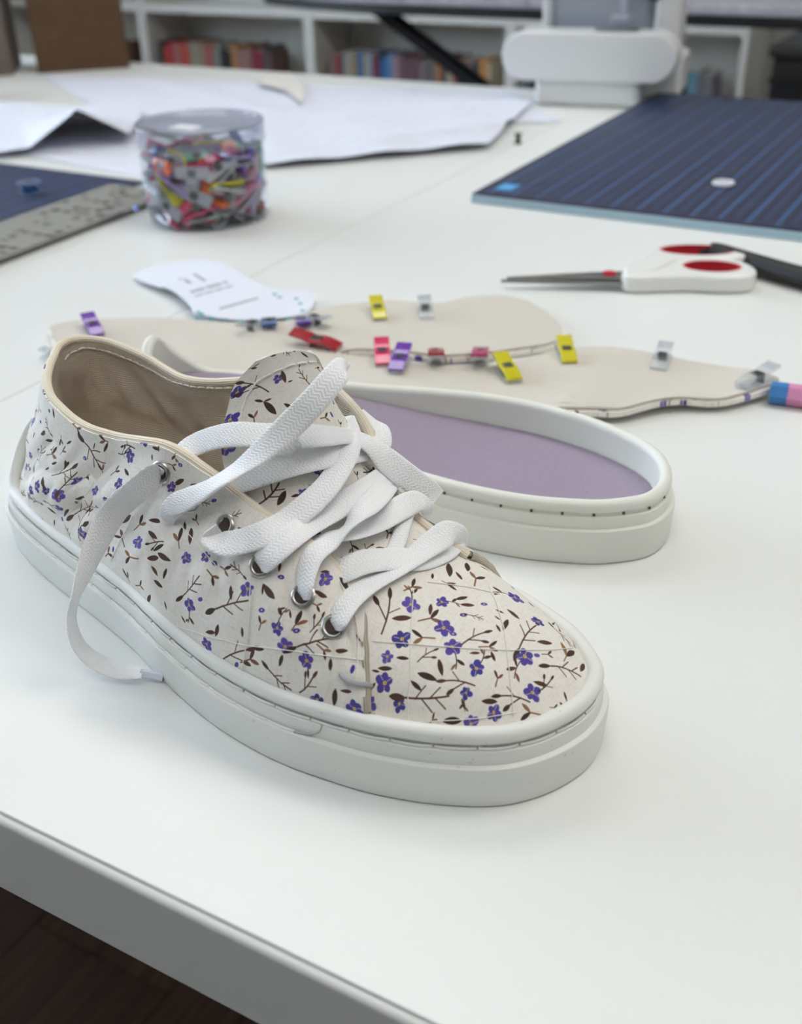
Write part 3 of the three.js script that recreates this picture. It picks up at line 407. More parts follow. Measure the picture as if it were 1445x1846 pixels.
const PRINT = { near: 's 3.29 2.14 96 0.94|l 3.22 2.8 -23 0.6|l 3.03 2.78 -114 0.62|l 4.28 3.31 -106 0.84|l 4.28 3.31 -153 1.65|b 3.73 3.71 170 1.0|l 3.85 3.84 71 0.69|f 4.76 2.97 180 0.82|w 5.82 1.88 148 1.58|l 5.29 2.42 70 1.09|s 7.01 1.49 -92 1.0|l 7.19 0.67 43 0.72|b 6.55 1.91 149 1.0|b 4.01 2.49 166 1.0|y 3.96 1.86 97 0.77|l 4.61 1.35 77 0.85|t 5.34 0.27 139 1.55|l 4.19 1.16 166 1.27|f 6.11 0.41 152 0.75|l 6.17 0.84 153 1.14|l 5.71 0.93 100 1.16|b 4.76 0.32 117 1.0|y 4.58 0.48 146 1.48|w 3.39 0.69 -152 1.06|l 3.04 0.92 99 1.01|t 2.23 0.3 130 0.99|l 1.93 0.85 77 0.79|f 2.93 1.64 173 0.83|f 2.1 1.41 167 1.0|f 1.61 0.26 151 0.75|f 0.35 0.28 133 0.97|f 0.0 0.05 0 1.0|w 2.51 1.71 156 1.5|y 1.79 1.98 -151 0.91|l 1.18 1.94 173 1.1|l 1.27 1.67 -99 0.85|b 0.44 1.47 101 1.0|l 0.85 0.78 -179 0.95|l 1.03 0.23 94 1.33|p 2.74 2.35 119 1.15|b 2.66 2.19 177 1.0|t 2.15 2.27 121 0.79|f 2.19 4.03 -174 0.89|l 2.45 3.52 -177 1.35|l 1.73 4.29 -155 1.75|y 2.42 3.16 -174 0.8|l 2.47 4.19 158 0.77|w 5.12 3.34 14 0.67|f 6.91 3.32 168 0.75|b 6.47 3.23 -167 1.0|y 6.19 3.22 175 0.97|y 6.61 2.93 -156 0.98|f 7.82 2.98 159 0.79|w 7.42 1.68 123 1.26|l 8.35 3.85 53 0.93|l 7.85 3.47 61 1.54|p 8.39 3.43 51 1.34|b 7.66 5.27 171 1.0|w 8.27 5.03 173 0.56|y 7.91 4.26 36 0.74|w 6.86 4.74 140 0.72|l 2.2 3.56 -10 0.57|f 10.47 2.57 155 0.98|t 9.14 3.15 -21 0.93|l 9.49 3.15 7 1.3|l 9.5 2.62 136 1.45|l 9.67 2.23 153 1.57|l 8.49 2.67 0 1.57|y 10.21 2.01 -20 1.39|p 10.9 0.73 74 1.05|l 8.92 1.82 30 1.16|l 8.57 1.85 89 1.05|l 9.1 1.59 -176 1.27|b 10.59 0.32 -169 1.0|y 10.41 0.67 153 1.1|l 9.68 0.29 120 1.34|y 11.09 2.08 28 1.55|l 11.75 2.95 126 1.66|b 11.83 1.6 93 1.0|y 12.47 0.94 134 1.31|y 10.98 2.94 119 1.4|l 10.35 3.65 169 1.59|l 9.73 5.35 145 1.2|f 13.85 1.51 -161 0.92|t 14.13 1.02 86 1.56|w 14.8 1.94 121 1.75|l 14.41 3.26 -21 1.6|f 15.74 2.92 94 0.98|w 15.81 3.24 100 1.3|f 16.76 2.65 -151 0.76|l 16.81 2.72 37 1.43|f 17.31 2.57 -170 0.89|l 16.14 1.35 12 1.39|b 15.58 1.28 -158 1.0|l 15.44 1.47 101 1.75|f 12.4 5.8 177 0.97|f 12.53 4.53 143 0.83|b 13.04 3.79 173 1.0|y 17.96 4.22 141 1.75|t 16.78 3.47 136 1.68|l 16.35 4.07 75 1.6|l 14.27 5.65 118 1.11|w 15.5 5.87 -139 1.75|b 15.31 5.14 -162 1.0|l 11.04 5.98 69 0.63|l 10.72 6.51 0 1.0|p 14.19 6.13 0 1.0|t 12.19 6.19 0 1.0|f 9.85 5.21 -145 0.75|l 9.76 5.41 148 1.19|b 9.62 6.18 179 1.0|y 10.27 6.1 -170 0.78|l 9.0 5.57 169 1.07|l 18.02 6.26 52 1.09|b 18.65 6.35 -174 1.0|b 19.78 5.83 -173 1.0|b 19.75 6.85 -129 1.0|b 19.52 5.37 169 1.0|l 19.01 4.95 132 1.31|l 18.69 4.88 159 1.75|w 18.88 2.91 104 1.75|y 13.49 4.72 138 1.1|l 12.63 5.18 -166 1.23|y 16.46 6.43 -170 1.31|l 14.79 5.91 -79 0.71', far: '', vamp: 't 4.72 2.95 108 1.56|l 4.71 3.54 46 1.49|s 4.89 4.4 127 1.05|y 5.4 4.06 53 1.37|l 5.58 4.47 119 1.04|s 5.58 5.18 45 0.83|l 5.83 5.63 69 1.14|l 6.04 5.57 47 1.15|b 6.56 6.25 55 1.0|l 5.08 6.44 125 1.75|l 5.04 6.88 -27 1.0|l 5.24 7.34 124 1.5|y 5.84 6.81 115 1.46|p 5.18 6.06 22 0.96|l 4.78 5.83 121 0.71|y 4.41 4.68 75 1.17|b 6.36 5.27 45 1.0|w 6.48 5.4 21 0.54|f 6.17 4.37 41 0.98|f 5.33 3.22 53 0.94|y 6.15 3.88 -145 1.28|t 6.94 4.24 75 1.18|b 6.52 4.39 28 1.0|s 6.75 3.97 -42 1.12|l 7.66 5.66 106 1.36|l 7.63 5.53 148 0.75|l 7.35 5.99 175 0.56|w 8.47 5.5 96 1.65|l 8.76 6.25 50 1.45|f 8.25 7.26 -3 0.88|s 6.98 7.81 -135 1.27|l 7.18 6.69 -5 1.34|l 6.97 6.3 13 0.68|y 7.43 4.53 44 1.14|l 7.33 4.13 42 0.82|l 7.83 4.68 -35 0.92|s 7.83 3.82 100 1.07|f 5.22 2.52 12 0.75|l 5.48 2.63 28 0.95|t 6.14 2.89 76 0.81|s 8.8 5.37 -82 1.34|l 8.81 4.84 137 0.71|b 9.07 5.77 52 1.0|y 9.17 5.97 53 0.79|l 4.97 1.9 18 0.61|l 5.12 2.05 27 1.11|t 8.12 3.34 -158 1.24|l 7.01 2.76 -166 1.61|l 7.07 2.97 138 1.3|y 8.68 3.75 112 0.9|f 5.53 1.79 28 0.99|f 6.24 1.55 28 0.75|w 6.35 1.79 33 1.64|l 6.25 2.28 -7 1.09|s 8.01 3.0 -61 0.74|l 7.98 2.79 -34 0.82|t 9.85 4.25 -149 1.32|l 8.57 3.1 36 1.25|f 9.1 3.11 40 0.83|y 10.38 4.28 -141 1.34|f 9.74 4.56 48 0.99|l 9.53 4.88 34 1.24|t 9.86 4.76 79 0.86|w 9.65 5.86 43 1.41|l 10.47 6.9 100 1.39|p 9.8 6.8 108 1.75|w 8.78 7.8 0 1.0|f 8.67 2.4 35 0.88|l 7.79 1.92 34 1.54|y 7.41 1.58 70 0.64|l 10.86 5.72 76 0.77|y 10.45 4.71 48 0.58|y 2.29 4.12 46 0.58|t 2.7 4.72 98 0.69|l 2.81 5.35 54 0.9|y 2.74 6.1 116 0.86', tongue: 'f 1.82 7.33 -28 0.75|l 2.13 7.02 101 1.63|l 2.22 7.03 9 0.61|w 3.39 6.73 116 1.07|f 0.23 7.32 -36 1.0|f 0.15 6.15 -30 0.91|t 1.42 6.8 135 1.75|l 0.8 7.46 -166 0.93|l 1.22 6.42 -52 1.7|l 1.22 6.42 148 0.87|l 1.22 6.42 8 0.7|y 0.95 5.66 99 0.91|l 1.96 6.15 -37 1.01|l 3.43 8.9 -39 1.65|p 4.32 7.67 0 1.0|b 2.83 8.98 0 1.0|l 1.05 8.91 0 1.0|y 3.49 5.35 1 0.93|b 4.29 5.44 -71 1.0|b 4.94 5.99 -111 1.0|y 4.56 4.82 56 0.76|b 3.03 4.42 -22 1.0|b 2.53 4.43 -46 1.0|l 0.86 3.06 40 1.39|w 0.46 3.27 30 1.02|y 2.1 3.4 -30 0.43|l 1.37 3.21 -2 0.7|f 1.78 3.14 3 0.76|f 2.7 3.71 -14 0.75|f 1.18 1.93 -4 0.75|f 3.1 2.21 -47 0.75|l 2.73 2.18 34 0.55' };
const EYES = [[14.32,3.76,7.99,0.09,0.98,0.17],[15.8,3.91,7.35,0.13,0.92,0.37],[17.53,4.1,7.01,-0.08,0.79,0.61],[19.45,4.58,6.37,0.2,0.78,0.59],[21.17,4.57,5.79,0.18,0.69,0.7],[22.39,4.6,5.06,0.3,0.62,0.73]];
const THREADS = {"quilt":[[[23.6,1.82,5.38],[23.79,2.13,5.3],[23.95,2.41,5.2],[24.11,2.67,5.09],[24.27,2.93,4.98],[24.42,3.19,4.87],[24.56,3.42,4.74],[24.7,3.63,4.6],[24.83,3.83,4.46],[24.96,4.02,4.31],[25.07,4.19,4.13],[25.15,4.36,3.95],[25.22,4.52,3.75],[25.27,4.66,3.54],[25.34,4.78,3.32],[25.4,4.89,3.09],[25.46,4.98,2.85]],[[25.14,-0.46,4.73],[25.46,-0.15,4.72],[25.75,0.1,4.67],[26.04,0.42,4.65],[26.29,0.7,4.6],[26.54,0.97,4.55],[26.75,1.22,4.45],[26.94,1.49,4.37],[27.12,1.72,4.26],[27.28,1.93,4.13],[27.44,2.14,4.01],[27.59,2.33,3.87],[27.73,2.51,3.72],[27.86,2.68,3.57],[27.99,2.84,3.41],[28.1,2.99,3.22],[28.21,3.11,3.03]],[[23.61,4.18,4.73],[23.85,4.05,4.71],[24.07,3.91,4.69],[24.3,3.78,4.68],[24.53,3.64,4.66],[24.75,3.51,4.64],[24.98,3.37,4.62],[25.2,3.23,4.59],[25.42,3.08,4.56],[25.65,2.95,4.55],[25.86,2.79,4.51],[26.07,2.63,4.47],[26.29,2.47,4.44],[26.5,2.3,4.4],[26.7,2.12,4.35],[26.9,1.94,4.31],[27.1,1.76,4.26],[27.29,1.54,4.19],[27.47,1.32,4.13],[27.65,1.08,4.05],[27.81,0.82,3.95],[27.98,0.55,3.85],[28.13,0.25,3.74],[28.27,-0.08,3.61],[28.32,-0.62,3.31]],[[25.23,5.13,2.7],[25.47,5.0,2.79],[25.7,4.89,2.86],[25.94,4.76,2.9],[26.17,4.64,2.94],[26.4,4.5,2.97],[26.63,4.37,3.0],[26.85,4.23,3.02],[27.06,4.08,3.04],[27.28,3.93,3.06],[27.49,3.77,3.07],[27.68,3.59,3.09],[27.88,3.41,3.11],[28.06,3.2,3.1],[28.24,2.99,3.09]],[[23.77,1.25,5.39],[24.01,1.06,5.33],[24.23,0.83,5.23],[24.44,0.59,5.12],[24.66,0.36,5.03],[24.88,0.15,4.92],[25.12,-0.03,4.82],[25.38,-0.2,4.73],[25.61,-0.4,4.62]],[[19.03,4.5,6.6],[19.12,4.66,6.39],[19.18,4.8,6.16],[19.25,4.94,5.93],[19.33,5.09,5.72],[19.42,5.24,5.51],[19.5,5.37,5.28],[19.54,5.48,5.02],[19.56,5.57,4.75],[19.57,5.66,4.48],[19.59,5.75,4.2],[19.58,5.85,3.92],[19.57,5.94,3.63],[19.53,6.02,3.32],[19.47,6.07,2.98]],[[15.85,5.51,3.03],[16.38,5.62,3.2],[16.89,5.72,3.36],[17.35,5.79,3.48],[17.77,5.83,3.57],[18.19,5.87,3.68],[18.58,5.87,3.76],[18.97,5.88,3.84],[19.33,5.87,3.9],[19.67,5.84,3.96],[20.03,5.83,4.07],[20.38,5.8,4.16],[20.71,5.76,4.23],[21.03,5.72,4.3],[21.31,5.63,4.32],[21.58,5.55,4.34],[21.88,5.49,4.37],[22.15,5.42,4.39],[22.43,5.33,4.41],[22.68,5.22,4.4],[22.91,5.11,4.38],[23.18,5.01,4.4],[23.42,4.9,4.39],[23.68,4.81,4.41]],[[22.55,4.77,4.91],[22.67,4.94,4.69],[22.78,5.1,4.46],[22.84,5.27,4.24],[22.89,5.44,3.99],[22.88,5.59,3.72],[22.84,5.71,3.42],[22.78,5.83,3.11]],[[21.83,3.48,5.94],[22.03,3.56,5.77],[22.25,3.67,5.61],[22.47,3.78,5.46],[22.69,3.9,5.32],[22.88,4.07,5.17],[23.07,4.25,5.03],[23.21,4.42,4.86],[23.32,4.58,4.67],[23.44,4.77,4.51],[23.54,4.93,4.32],[23.63,5.11,4.14],[23.69,5.26,3.93],[23.73,5.38,3.69]],[[11.39,4.4,3.62],[11.86,4.48,4.23],[12.14,4.42,4.7],[12.38,4.33,5.1],[12.67,4.28,5.55],[12.97,4.26,6.02]],[[9.75,3.55,7.07],[9.99,3.58,6.81],[10.18,3.57,6.55],[10.54,3.7,6.39],[10.88,3.91,6.22],[11.12,4.06,5.97],[10.98,3.91,5.49],[11.37,4.15,5.36],[11.63,4.29,5.13]],[[10.32,3.67,6.35],[10.05,3.81,5.93],[9.43,3.73,5.31],[8.83,3.71,4.76],[8.24,3.72,4.25]],[[15.39,4.33,6.61],[15.77,4.42,6.49],[16.15,4.5,6.36],[16.56,4.64,6.27],[16.95,4.74,6.15],[17.32,4.83,6.03],[17.66,4.91,5.9]]],"collar":[[[3.25,-1.3,7.95],[3.18,-1.67,8.11],[3.21,-2.05,8.14],[3.34,-2.37,8.18],[3.56,-2.62,8.11],[3.88,-2.78,8.06],[4.28,-2.86,8.02],[4.73,-2.89,7.99],[5.24,-2.86,7.96],[5.72,-2.86,7.93],[6.17,-2.85,7.87],[6.65,-2.82,7.82],[7.19,-2.73,7.8],[7.74,-2.61,7.78],[8.31,-2.46,7.78],[8.94,-2.28,7.85],[9.53,-2.17,7.94],[10.03,-2.13,7.98],[10.48,-2.16,8.05],[10.88,-2.23,8.09],[11.25,-2.31,8.12],[11.63,-2.41,8.18],[11.99,-2.51,8.24]]],"tongue":[[[16.55,1.93,9.72],[16.55,1.79,9.99],[16.56,1.65,10.27],[16.61,1.5,10.54],[16.72,1.34,10.79],[16.86,1.18,11.02],[17.07,1.0,11.17],[17.28,0.81,11.31],[17.49,0.61,11.42],[17.68,0.37,11.5],[17.84,0.1,11.52],[17.99,-0.21,11.49],[18.06,-0.62,11.37]]]};
const TACK = [[23.16,5.3,3.92],[23.31,5.43,3.99],[23.7,5.51,3.99],[24.09,5.0,3.68],[24.04,4.99,3.61]];


function buildSneaker() {
  const t = thing('sneaker', 'white sneaker of cream cotton with violet flowers, laced with flat white laces', 'shoe', [-0.38, TY, -0.301], -0.0970);
  const sole = part('sole', soleShape, rubber, t);
  // upper groove: a row of long stitches sunk under the bead, and a second row along the ledge on the sides
  const stitch = (o, z, i0, i1, m) => { const pts = []; for (let k = 0; k <= 6; k++) { const s = Math.sin(Math.PI * k / 6); pts.push(around(o - 0.04 * s + 0.03, z, lerp(i0, i1, k / 6))); } part('stitch', tube(pts, 0.0005, 10, 6), m, sole); };
  for (let i = 0; i < NO; i += 5) stitch(0.3, 2.335, i + 0.15, i + 4.9, threadMat);
  const near = (s0) => { let b = 0; for (let i = 0; i < NO / 2; i++) if (Math.abs(outPts[i].x - s0) < Math.abs(outPts[b].x - s0)) b = i; return b; }, J1 = near(22.6), J0 = near(1.5);
  for (let i = J0; i < J1 - 3; i += 5) stitch(0.12, 1.745, i + 0.12, Math.min(i + 4.9, J1 - 2), threadMat);
  { const pts = []; for (let k = 0; k <= 10; k++) pts.push(around(lerp(0.12, 0.27, k / 10), 1.745 + 0.56 * Math.pow(k / 10, 2), J1 - 2 + 3.6 * Math.sin(k / 10 * Math.PI / 2))); part('stitch', tube(pts, 0.0005, 20, 6), greyThread, sole); }
  part('insole', new THREE.ShapeGeometry(new THREE.Shape(outPts.map((p, i) => new THREE.Vector2((p.x + outN[i].x) / 100, -(p.z + outN[i].z) / 100)))).rotateX(-Math.PI / 2).translate(0, 0.0135, 0), liningMat, t);
  // vamp
  const [vp, vu] = VU(70, 64); part('vamp', sheet(vp, vu), vampMat, t);
  // quarters
  part('quarter', cloth(QU(0, HEEL, 170, 36), quarterUV(0, HEEL, 170, 36), 0.0018), nearMat, t);
  part('quarter', cloth(QU(HEEL, NR, 150, 30), quarterUV(HEEL, NR, 150, 30), 0.0012), farMat, t);
  const lp = QU(0.4, NR - 0.4, 200, 24, 0.03, 0.985, 0.22); part('lining', cloth(lp, quarterUV(0.4, NR - 0.4, 200, 24), 0.001), liningMat, t);
  const edge = []; for (let i = 0; i <= 150; i++) edge.push(quarterPoint(NR * i / 150, 1, 0.05)); part('binding', tube(edge, 0.0018, 400, 8), bindMat, t);
  for (const u of [0, NR]) { const f = []; for (let i = 0; i <= 20; i++) f.push(quarterPoint(u, 0.08 + 0.92 * i / 20, -0.04)); part('piping', tube(f, 0.0016, 40, 8), bindMat, t); }
  { const f = []; for (let i = 0; i <= 60; i++) f.push(quarterPoint(13 * i / 60, 0.965, 0.02)); part('piping', tube(f, 0.0014, 120, 8), bindMat, t); }
  // eyelets: rolled metal rings with a dark throat
  const ring = new THREE.LatheGeometry([[0.0026, -0.0016], [0.0026, 0], [0.0028, 0.0007], [0.0033, 0.0009], [0.004, 0.0006], [0.0042, 0]].map(([a, b]) => new THREE.Vector2(a, b)), 32), throat = new THREE.CylinderGeometry(0.0027, 0.0027, 0.0004, 20).translate(0, -0.0001, 0), throatMat = mat({ color: 0x4a3b36, roughness: 0.9 });
  const eyelet = (p, n) => { const e = part('eyelet', ring, M.steel, t); e.position.copy(p).addScaledVector(n, 0.0004); e.quaternion.setFromUnitVectors(V(0, 1, 0), n); part('throat', throat, throatMat, e); };
  for (const [s, tt, z, a, b, c] of EYES) eyelet(L3(s, tt, z), V(a, c, b).normalize());
  for (let k = 0; k < 6; k++) { const u = NR - 1.6 - k * 1.75, p = quarterPoint(u, 0.84), n = quarterPoint(u, 0.78).sub(p).cross(quarterPoint(u - 0.2, 0.84).sub(p)).normalize(); if (n.z > 0) n.negate(); eyelet(p, n); }
  // seams: rows of fine white thread lying on the cloth
  const fine = mat({ color: 0xeeebe4, roughness: 0.9 });
  for (const l of THREADS.quilt) part('seam', tube(l.map(([a, b, c]) => L3(a, b, c)), 0.00017, l.length * 4, 5), fine, t);
  for (const l of [...THREADS.tongue, ...(THREADS.collar ?? [])]) { const C = spline(l.map(([a, b, c]) => L3(a, b, c))), n = Math.round(C.getLength() / 0.0042), d = []; for (let i = 0; i < n; i++) d.push(tube([C.getPointAt((i + 0.1) / n), C.getPointAt((i + 0.5) / n).add(V(0.0001, 0.0002, 0)), C.getPointAt((i + 0.9) / n)], 0.00036, 6, 5)); part('seam', mergeGeometries(d), fine, t); }
  part('bar_tack', tube(TACK.map(([a, b, c]) => L3(a, b, c)), 0.0009, 24, 8), mat({ color: 0xd9dade, roughness: 0.8, bumpMap: at(twill, 2, 2), bumpScale: 0.0002 }), t);
  // tongue
  const P = [], U = [], nu = 48, nv = 30; for (let i = 0; i <= nu; i++) { P.push([]); U.push([]); for (let j = 0; j <= nv; j++) { P[i].push(tonguePoint(i / nu, j / nv)); U[i].push([0.065 * j / nv, 0.09 * i / nu]); } }
  part('tongue', cloth(P, U, 0.0035, 1), tongueMat, t);
  for (const k of Object.keys(LACE)) if (k !== 'aglet') part('lace', ribbon(LACE[k], k === 'A2' ? 0.0045 : 0.0013, 10, k === 'A2' ? 1.35 : 1), laceMat, t);
  part('aglet', ribbon(LACE.aglet, 0.003, 6), mat({ color: 0xdfe2f2, roughness: 0.15, clearcoat: 1 }), t);
  return t;
}
const vampMat = printMat(printed(0.13, 0.13, 10200, PRINT.vamp, [2.2, 1.4, 11, 8]), 0.13, 0.13), nearMat = printMat(printed(0.26, 0.09, 7800, PRINT.near, [0, 0, 13, 6.6]), 0.26, 0.09);
const farMat = printMat(printed(0.13, 0.09, 6000, ''), 0.13, 0.09), tongueMat = printMat(printed(0.07, 0.1, 10000, PRINT.tongue, [0.2, 2.4, 5, 9]), 0.07, 0.1);
buildSneaker();

// ---------- loose sole of the other shoe ----------
{
  const t = thing('shoe_sole', 'empty white cup sole with a lilac insole behind the sneaker', 'shoe sole', [-0.389, TY, -0.4005], 0.006);
  LEAN = 0.2; SPREAD = 4.4; const g = soleGeo(); { const p = g.attributes.position, n = g.attributes.normal; for (let i = 0; i < p.count; i++) { p.setXYZ(i, p.getX(i) * 0.955, p.getY(i), -p.getZ(i) * 0.955); n.setZ(i, -n.getZ(i)); } const U = g.attributes.uv; for (let i = 0; i < p.count; i += 3) for (const a of [p, n, U]) { const k = a.itemSize, A = a.array; for (let c = 0; c < k; c++) { const x = A[(i + 1) * k + c]; A[(i + 1) * k + c] = A[(i + 2) * k + c]; A[(i + 2) * k + c] = x; } } }
  part('sole_cup', g, rubberWarm, t);
  const K = 0.955, mir = (p) => V(p.x * K, p.y, -p.z * K), rise = (x) => 1.5 + 1.5 * (1 - sstep(x, 5, 19.5));
  const rim = outPts.map((p, i) => V(p.x + outN[i].x * 0.93, 0, p.z + outN[i].z * 0.93)), c = spline([V(3, 0, -0.2), V(14, 0, 0.6), V(27, 0, 1.3)]), P = [], U = [];
  for (let i = 0; i <= NO; i++) { const q = rim[i % NO], m = c.getPoint(clamp((q.x - 2) / 27, 0, 1)); P.push([]); U.push([]); for (let j = 0; j <= 12; j++) { const w = q.clone().lerp(m, 1 - Math.pow(j / 12, 1)); P[i].push(mir(V(w.x / 100, (rise(w.x) + 0.03 * noise(w.x * 0.5, w.z * 0.5)) / 100, w.z / 100))); U[i].push([w.x / 100, w.z / 100]); } }
  const felt = canvasTexture(512, 512, (g2, w) => { g2.fillStyle = '#978b9c'; g2.fillRect(0, 0, w, w); for (let i = 0; i < 9000; i++) { g2.fillStyle = `rgba(${rnd() < 0.5 ? '88,76,96' : '190,180,200'},${rr(0.03, 0.14)})`; g2.fillRect(rr(0, w), rr(0, w), rr(1, 5), rr(1, 3)); } for (let i = 0; i < 30; i++) { g2.fillStyle = 'rgba(60,52,62,.5)'; g2.fillRect(rr(0, w), rr(0, w), 2, 2); } });
  part('insole', cloth(P, U, 0.0012), mat({ map: at(felt, 9, 9), roughness: 0.95, bumpMap: at(speck, 8, 8), bumpScale: 0.0002 }), t);
  const hole = new THREE.CylinderGeometry(0.0006, 0.0006, 0.001, 10); for (let i = 2; i < NO; i += 5) { const p = mir(around(0.375, 2.36, i)), h = part('needle_hole', hole, grime, t); h.position.copy(p); h.rotation.z = Math.PI / 2; h.rotation.y = -Math.atan2(-outN[i].z, outN[i].x); }
  const j = []; for (let k = 0; k <= 8; k++) j.push(mir(around(lerp(0.16, 0.14, k / 8), 2.25 - 0.5 * sstep(k, 2, 8), NJ - k * 0.35))); part('groove_line', tube(j, 0.0004, 20, 6), mat({ color: 0xbdbdb2, roughness: 0.8 }), t);
}

// ---------- sewing clips ----------
const clipColors = { purple: 0x6f2fae, red: 0xb0101e, pink: 0xe0306a, magenta: 0xc22468, yellow: 0xd8cf10, clear: 0xe8ecee, crystal: 0xf2f4f6, orange: 0xf06a1c, teal: 0x2f8a8c, blue: 0x2a62a8, lilac: 0xb09fce, rose: 0xd58aa6, green: 0x8fc9a8 };
const clipMat = {}; for (const k in clipColors) clipMat[k] = mat({ color: clipColors[k], transmission: k === 'crystal' ? 0.93 : k === 'clear' ? 0.6 : 0.15, thickness: 0, roughness: 0.18, clearcoat: 0.6, clearcoatRoughness: 0.1 });
const prof = (pts, th) => { const s = new THREE.Shape(), c = spline(pts.map(([x, y]) => V(x, y, 0))).getPoints(20), n = c.map((p, i) => { const d = c[Math.min(i + 1, 20)].clone().sub(c[Math.max(i - 1, 0)]).normalize(); return V(-d.y, d.x, 0); }); s.moveTo(c[0].x, c[0].y); c.forEach((p) => s.lineTo(p.x, p.y)); for (let i = 20; i >= 0; i--) s.lineTo(c[i].x + n[i].x * th, c[i].y + n[i].y * th); return s; };
const slabZ = (s, w, b = 0.0003) => new THREE.ExtrudeGeometry(s, { depth: w - 2 * b, bevelEnabled: true, bevelThickness: b, bevelSize: b, bevelSegments: 2, curveSegments: 6 }).translate(0, 0, -w / 2 + b);
const clipG = {   // x from tail (-) to jaws (+)
  lever: merge([slabZ(prof([[-0.0145, 0.0098], [-0.007, 0.0082], [-0.001, 0.0064], [0.006, 0.0062], [0.0145, 0.0032]], 0.0015), 0.0105), ...[-0.0128, -0.0108, -0.0088].map((x, i) => box(0.0008, 0.0008, 0.0095, 0.0003, x, 0.0108 - i * 0.0005, 0))]),
  base: slabZ(prof([[-0.0145, 0.0006], [-0.005, 0.0008], [0.004, 0.0008], [0.0145, 0.0016]], 0.0012), 0.0105),
  spring: merge([box(0.0062, 0.0008, 0.0062, 0.0003, 0.0005, 0.0082, 0), box(0.0062, 0.0008, 0.0062, 0.0003, 0.0005, 0.0005, 0), box(0.0008, 0.0082, 0.0056, 0.0003, -0.0026, 0.0043, 0), tube([V(0.0034, 0.0082, -0.003), V(0.004, 0.0088, 0), V(0.0034, 0.0082, 0.003)], 0.0005, 8, 6)]),
};
const springMat = mat({ color: 0x6a6a6c, metalness: 0.9, roughness: 0.3 });
const clipProto = {};
function clip(color, label, x, z, turn, group, o = {}) {
  let c;
  if (clipProto[color]) { c = copyThing(clipProto[color], label, [x, TY + (o.y ?? 0.0002), z], 0, group); }
  else { c = thing('sewing_clip', label, 'clip', [x, TY + (o.y ?? 0.0002), z], 0, group); part('lever', clipG.lever, clipMat[color], c); part('base_plate', clipG.base, color === 'crystal' ? clipMat.crystal : clipMat.clear, c); part('spring', clipG.spring, springMat, c); clipProto[color] = c; }
  c.rotation.set(o.rx ?? 0, turn, o.rz ?? 0, 'YXZ'); c.scale.setScalar(o.k ?? 0.88); return c;
}
// ---------- the unfinished fabric upper, lining side up ----------
{
  const out = [[-0.5387,-0.4778],[-0.5261,-0.4983],[-0.5001,-0.5128],[-0.4681,-0.5258],[-0.4334,-0.5345],[-0.4029,-0.5544],[-0.3975,-0.5727],[-0.3862,-0.5967],[-0.363,-0.6172],[-0.3285,-0.625],[-0.3168,-0.6437],[-0.2985,-0.6583],[-0.2765,-0.6554],[-0.2549,-0.6402],[-0.238,-0.6198],[-0.231,-0.6044],[-0.2352,-0.5904],[-0.2438,-0.5804],[-0.2527,-0.5712],[-0.2638,-0.5592],[-0.2835,-0.5459],[-0.298,-0.5446],[-0.319,-0.5403],[-0.3381,-0.5322],[-0.3447,-0.5222],[-0.3326,-0.5232],[-0.3113,-0.5268],[-0.2892,-0.5282],[-0.2666,-0.5346],[-0.2477,-0.5483],[-0.2369,-0.5645],[-0.2266,-0.5828],[-0.2195,-0.592],[-0.1977,-0.6006],[-0.1672,-0.6028],[-0.1333,-0.6008],[-0.1132,-0.5973],[-0.097,-0.5916],[-0.0969,-0.5833],[-0.108,-0.5642],[-0.1171,-0.5526],[-0.1332,-0.5448],[-0.1457,-0.5355],[-0.1586,-0.5184],[-0.1805,-0.5016],[-0.2044,-0.4899],[-0.2358,-0.4866],[-0.2846,-0.4803],[-0.3303,-0.4704],[-0.3731,-0.4538],[-0.4307,-0.4434],[-0.4979,-0.4485]];
  const t = thing('fabric_upper', 'cream fabric shoe upper lying lining side up, edged with sewing clips', 'fabric', [0, TY, 0]);
  const c = spline(out.map(([x, z]) => V(x, 0, z)), true, 'catmullrom'); c.tension = 0.25;
  const pts = c.getSpacedPoints(260).map((p) => new THREE.Vector2(p.x, -p.z)); pts.pop();
  const lift = (x, z) => 0.006 * sstep(x, -0.235, -0.17) * sstep(z, -0.565, -0.5 - 0.25 * Math.max(0, x + 0.2)) * (0.7 + 0.9 * noise(x * 38, 0.3)) + 0.0012 * (0.5 + noise(x * 22, z * 22)) + 0.004 * sstep(x, -0.15, -0.095) * (0.6 + 0.4 * noise(x * 60, 9));
  const sheetOf = (grow, y0, y1) => {
    const P = pts.map((p, i) => { const a = pts[(i + 1) % pts.length].clone().sub(pts[(i + pts.length - 1) % pts.length]).normalize(); return new THREE.Vector2(p.x + a.y * grow * SGN, p.y - a.x * grow * SGN); });
    let g = new THREE.ExtrudeGeometry(new THREE.Shape(P), { depth: y1 - y0, bevelEnabled: false }).rotateX(-Math.PI / 2).translate(0, y0, 0);
    g = refine(g, 0.012); const a = g.attributes.position; for (let i = 0; i < a.count; i++) a.setY(i, a.getY(i) + lift(a.getX(i), a.getZ(i)));
    const uv = []; for (let i = 0; i < a.count; i++) uv.push(a.getX(i), a.getZ(i)); g.setAttribute('uv', new THREE.Float32BufferAttribute(uv, 2)); g.deleteAttribute('normal'); return toCreasedNormals(g, 0.7);
  };
  const SGN = THREE.ShapeUtils.area(pts) > 0 ? 1 : -1;
  part('floral_layer', sheetOf(0.0018, 0.0004, 0.0034), mat({ map: vampMat.map, roughness: 0.95 }), t);
  part('lining_layer', sheetOf(0, 0.0038, 0.0052), mat({ color: 0xd0cabe, roughness: 0.95, bumpMap: at(weave, 60, 60), bumpScale: 0.0001 }), t);
}
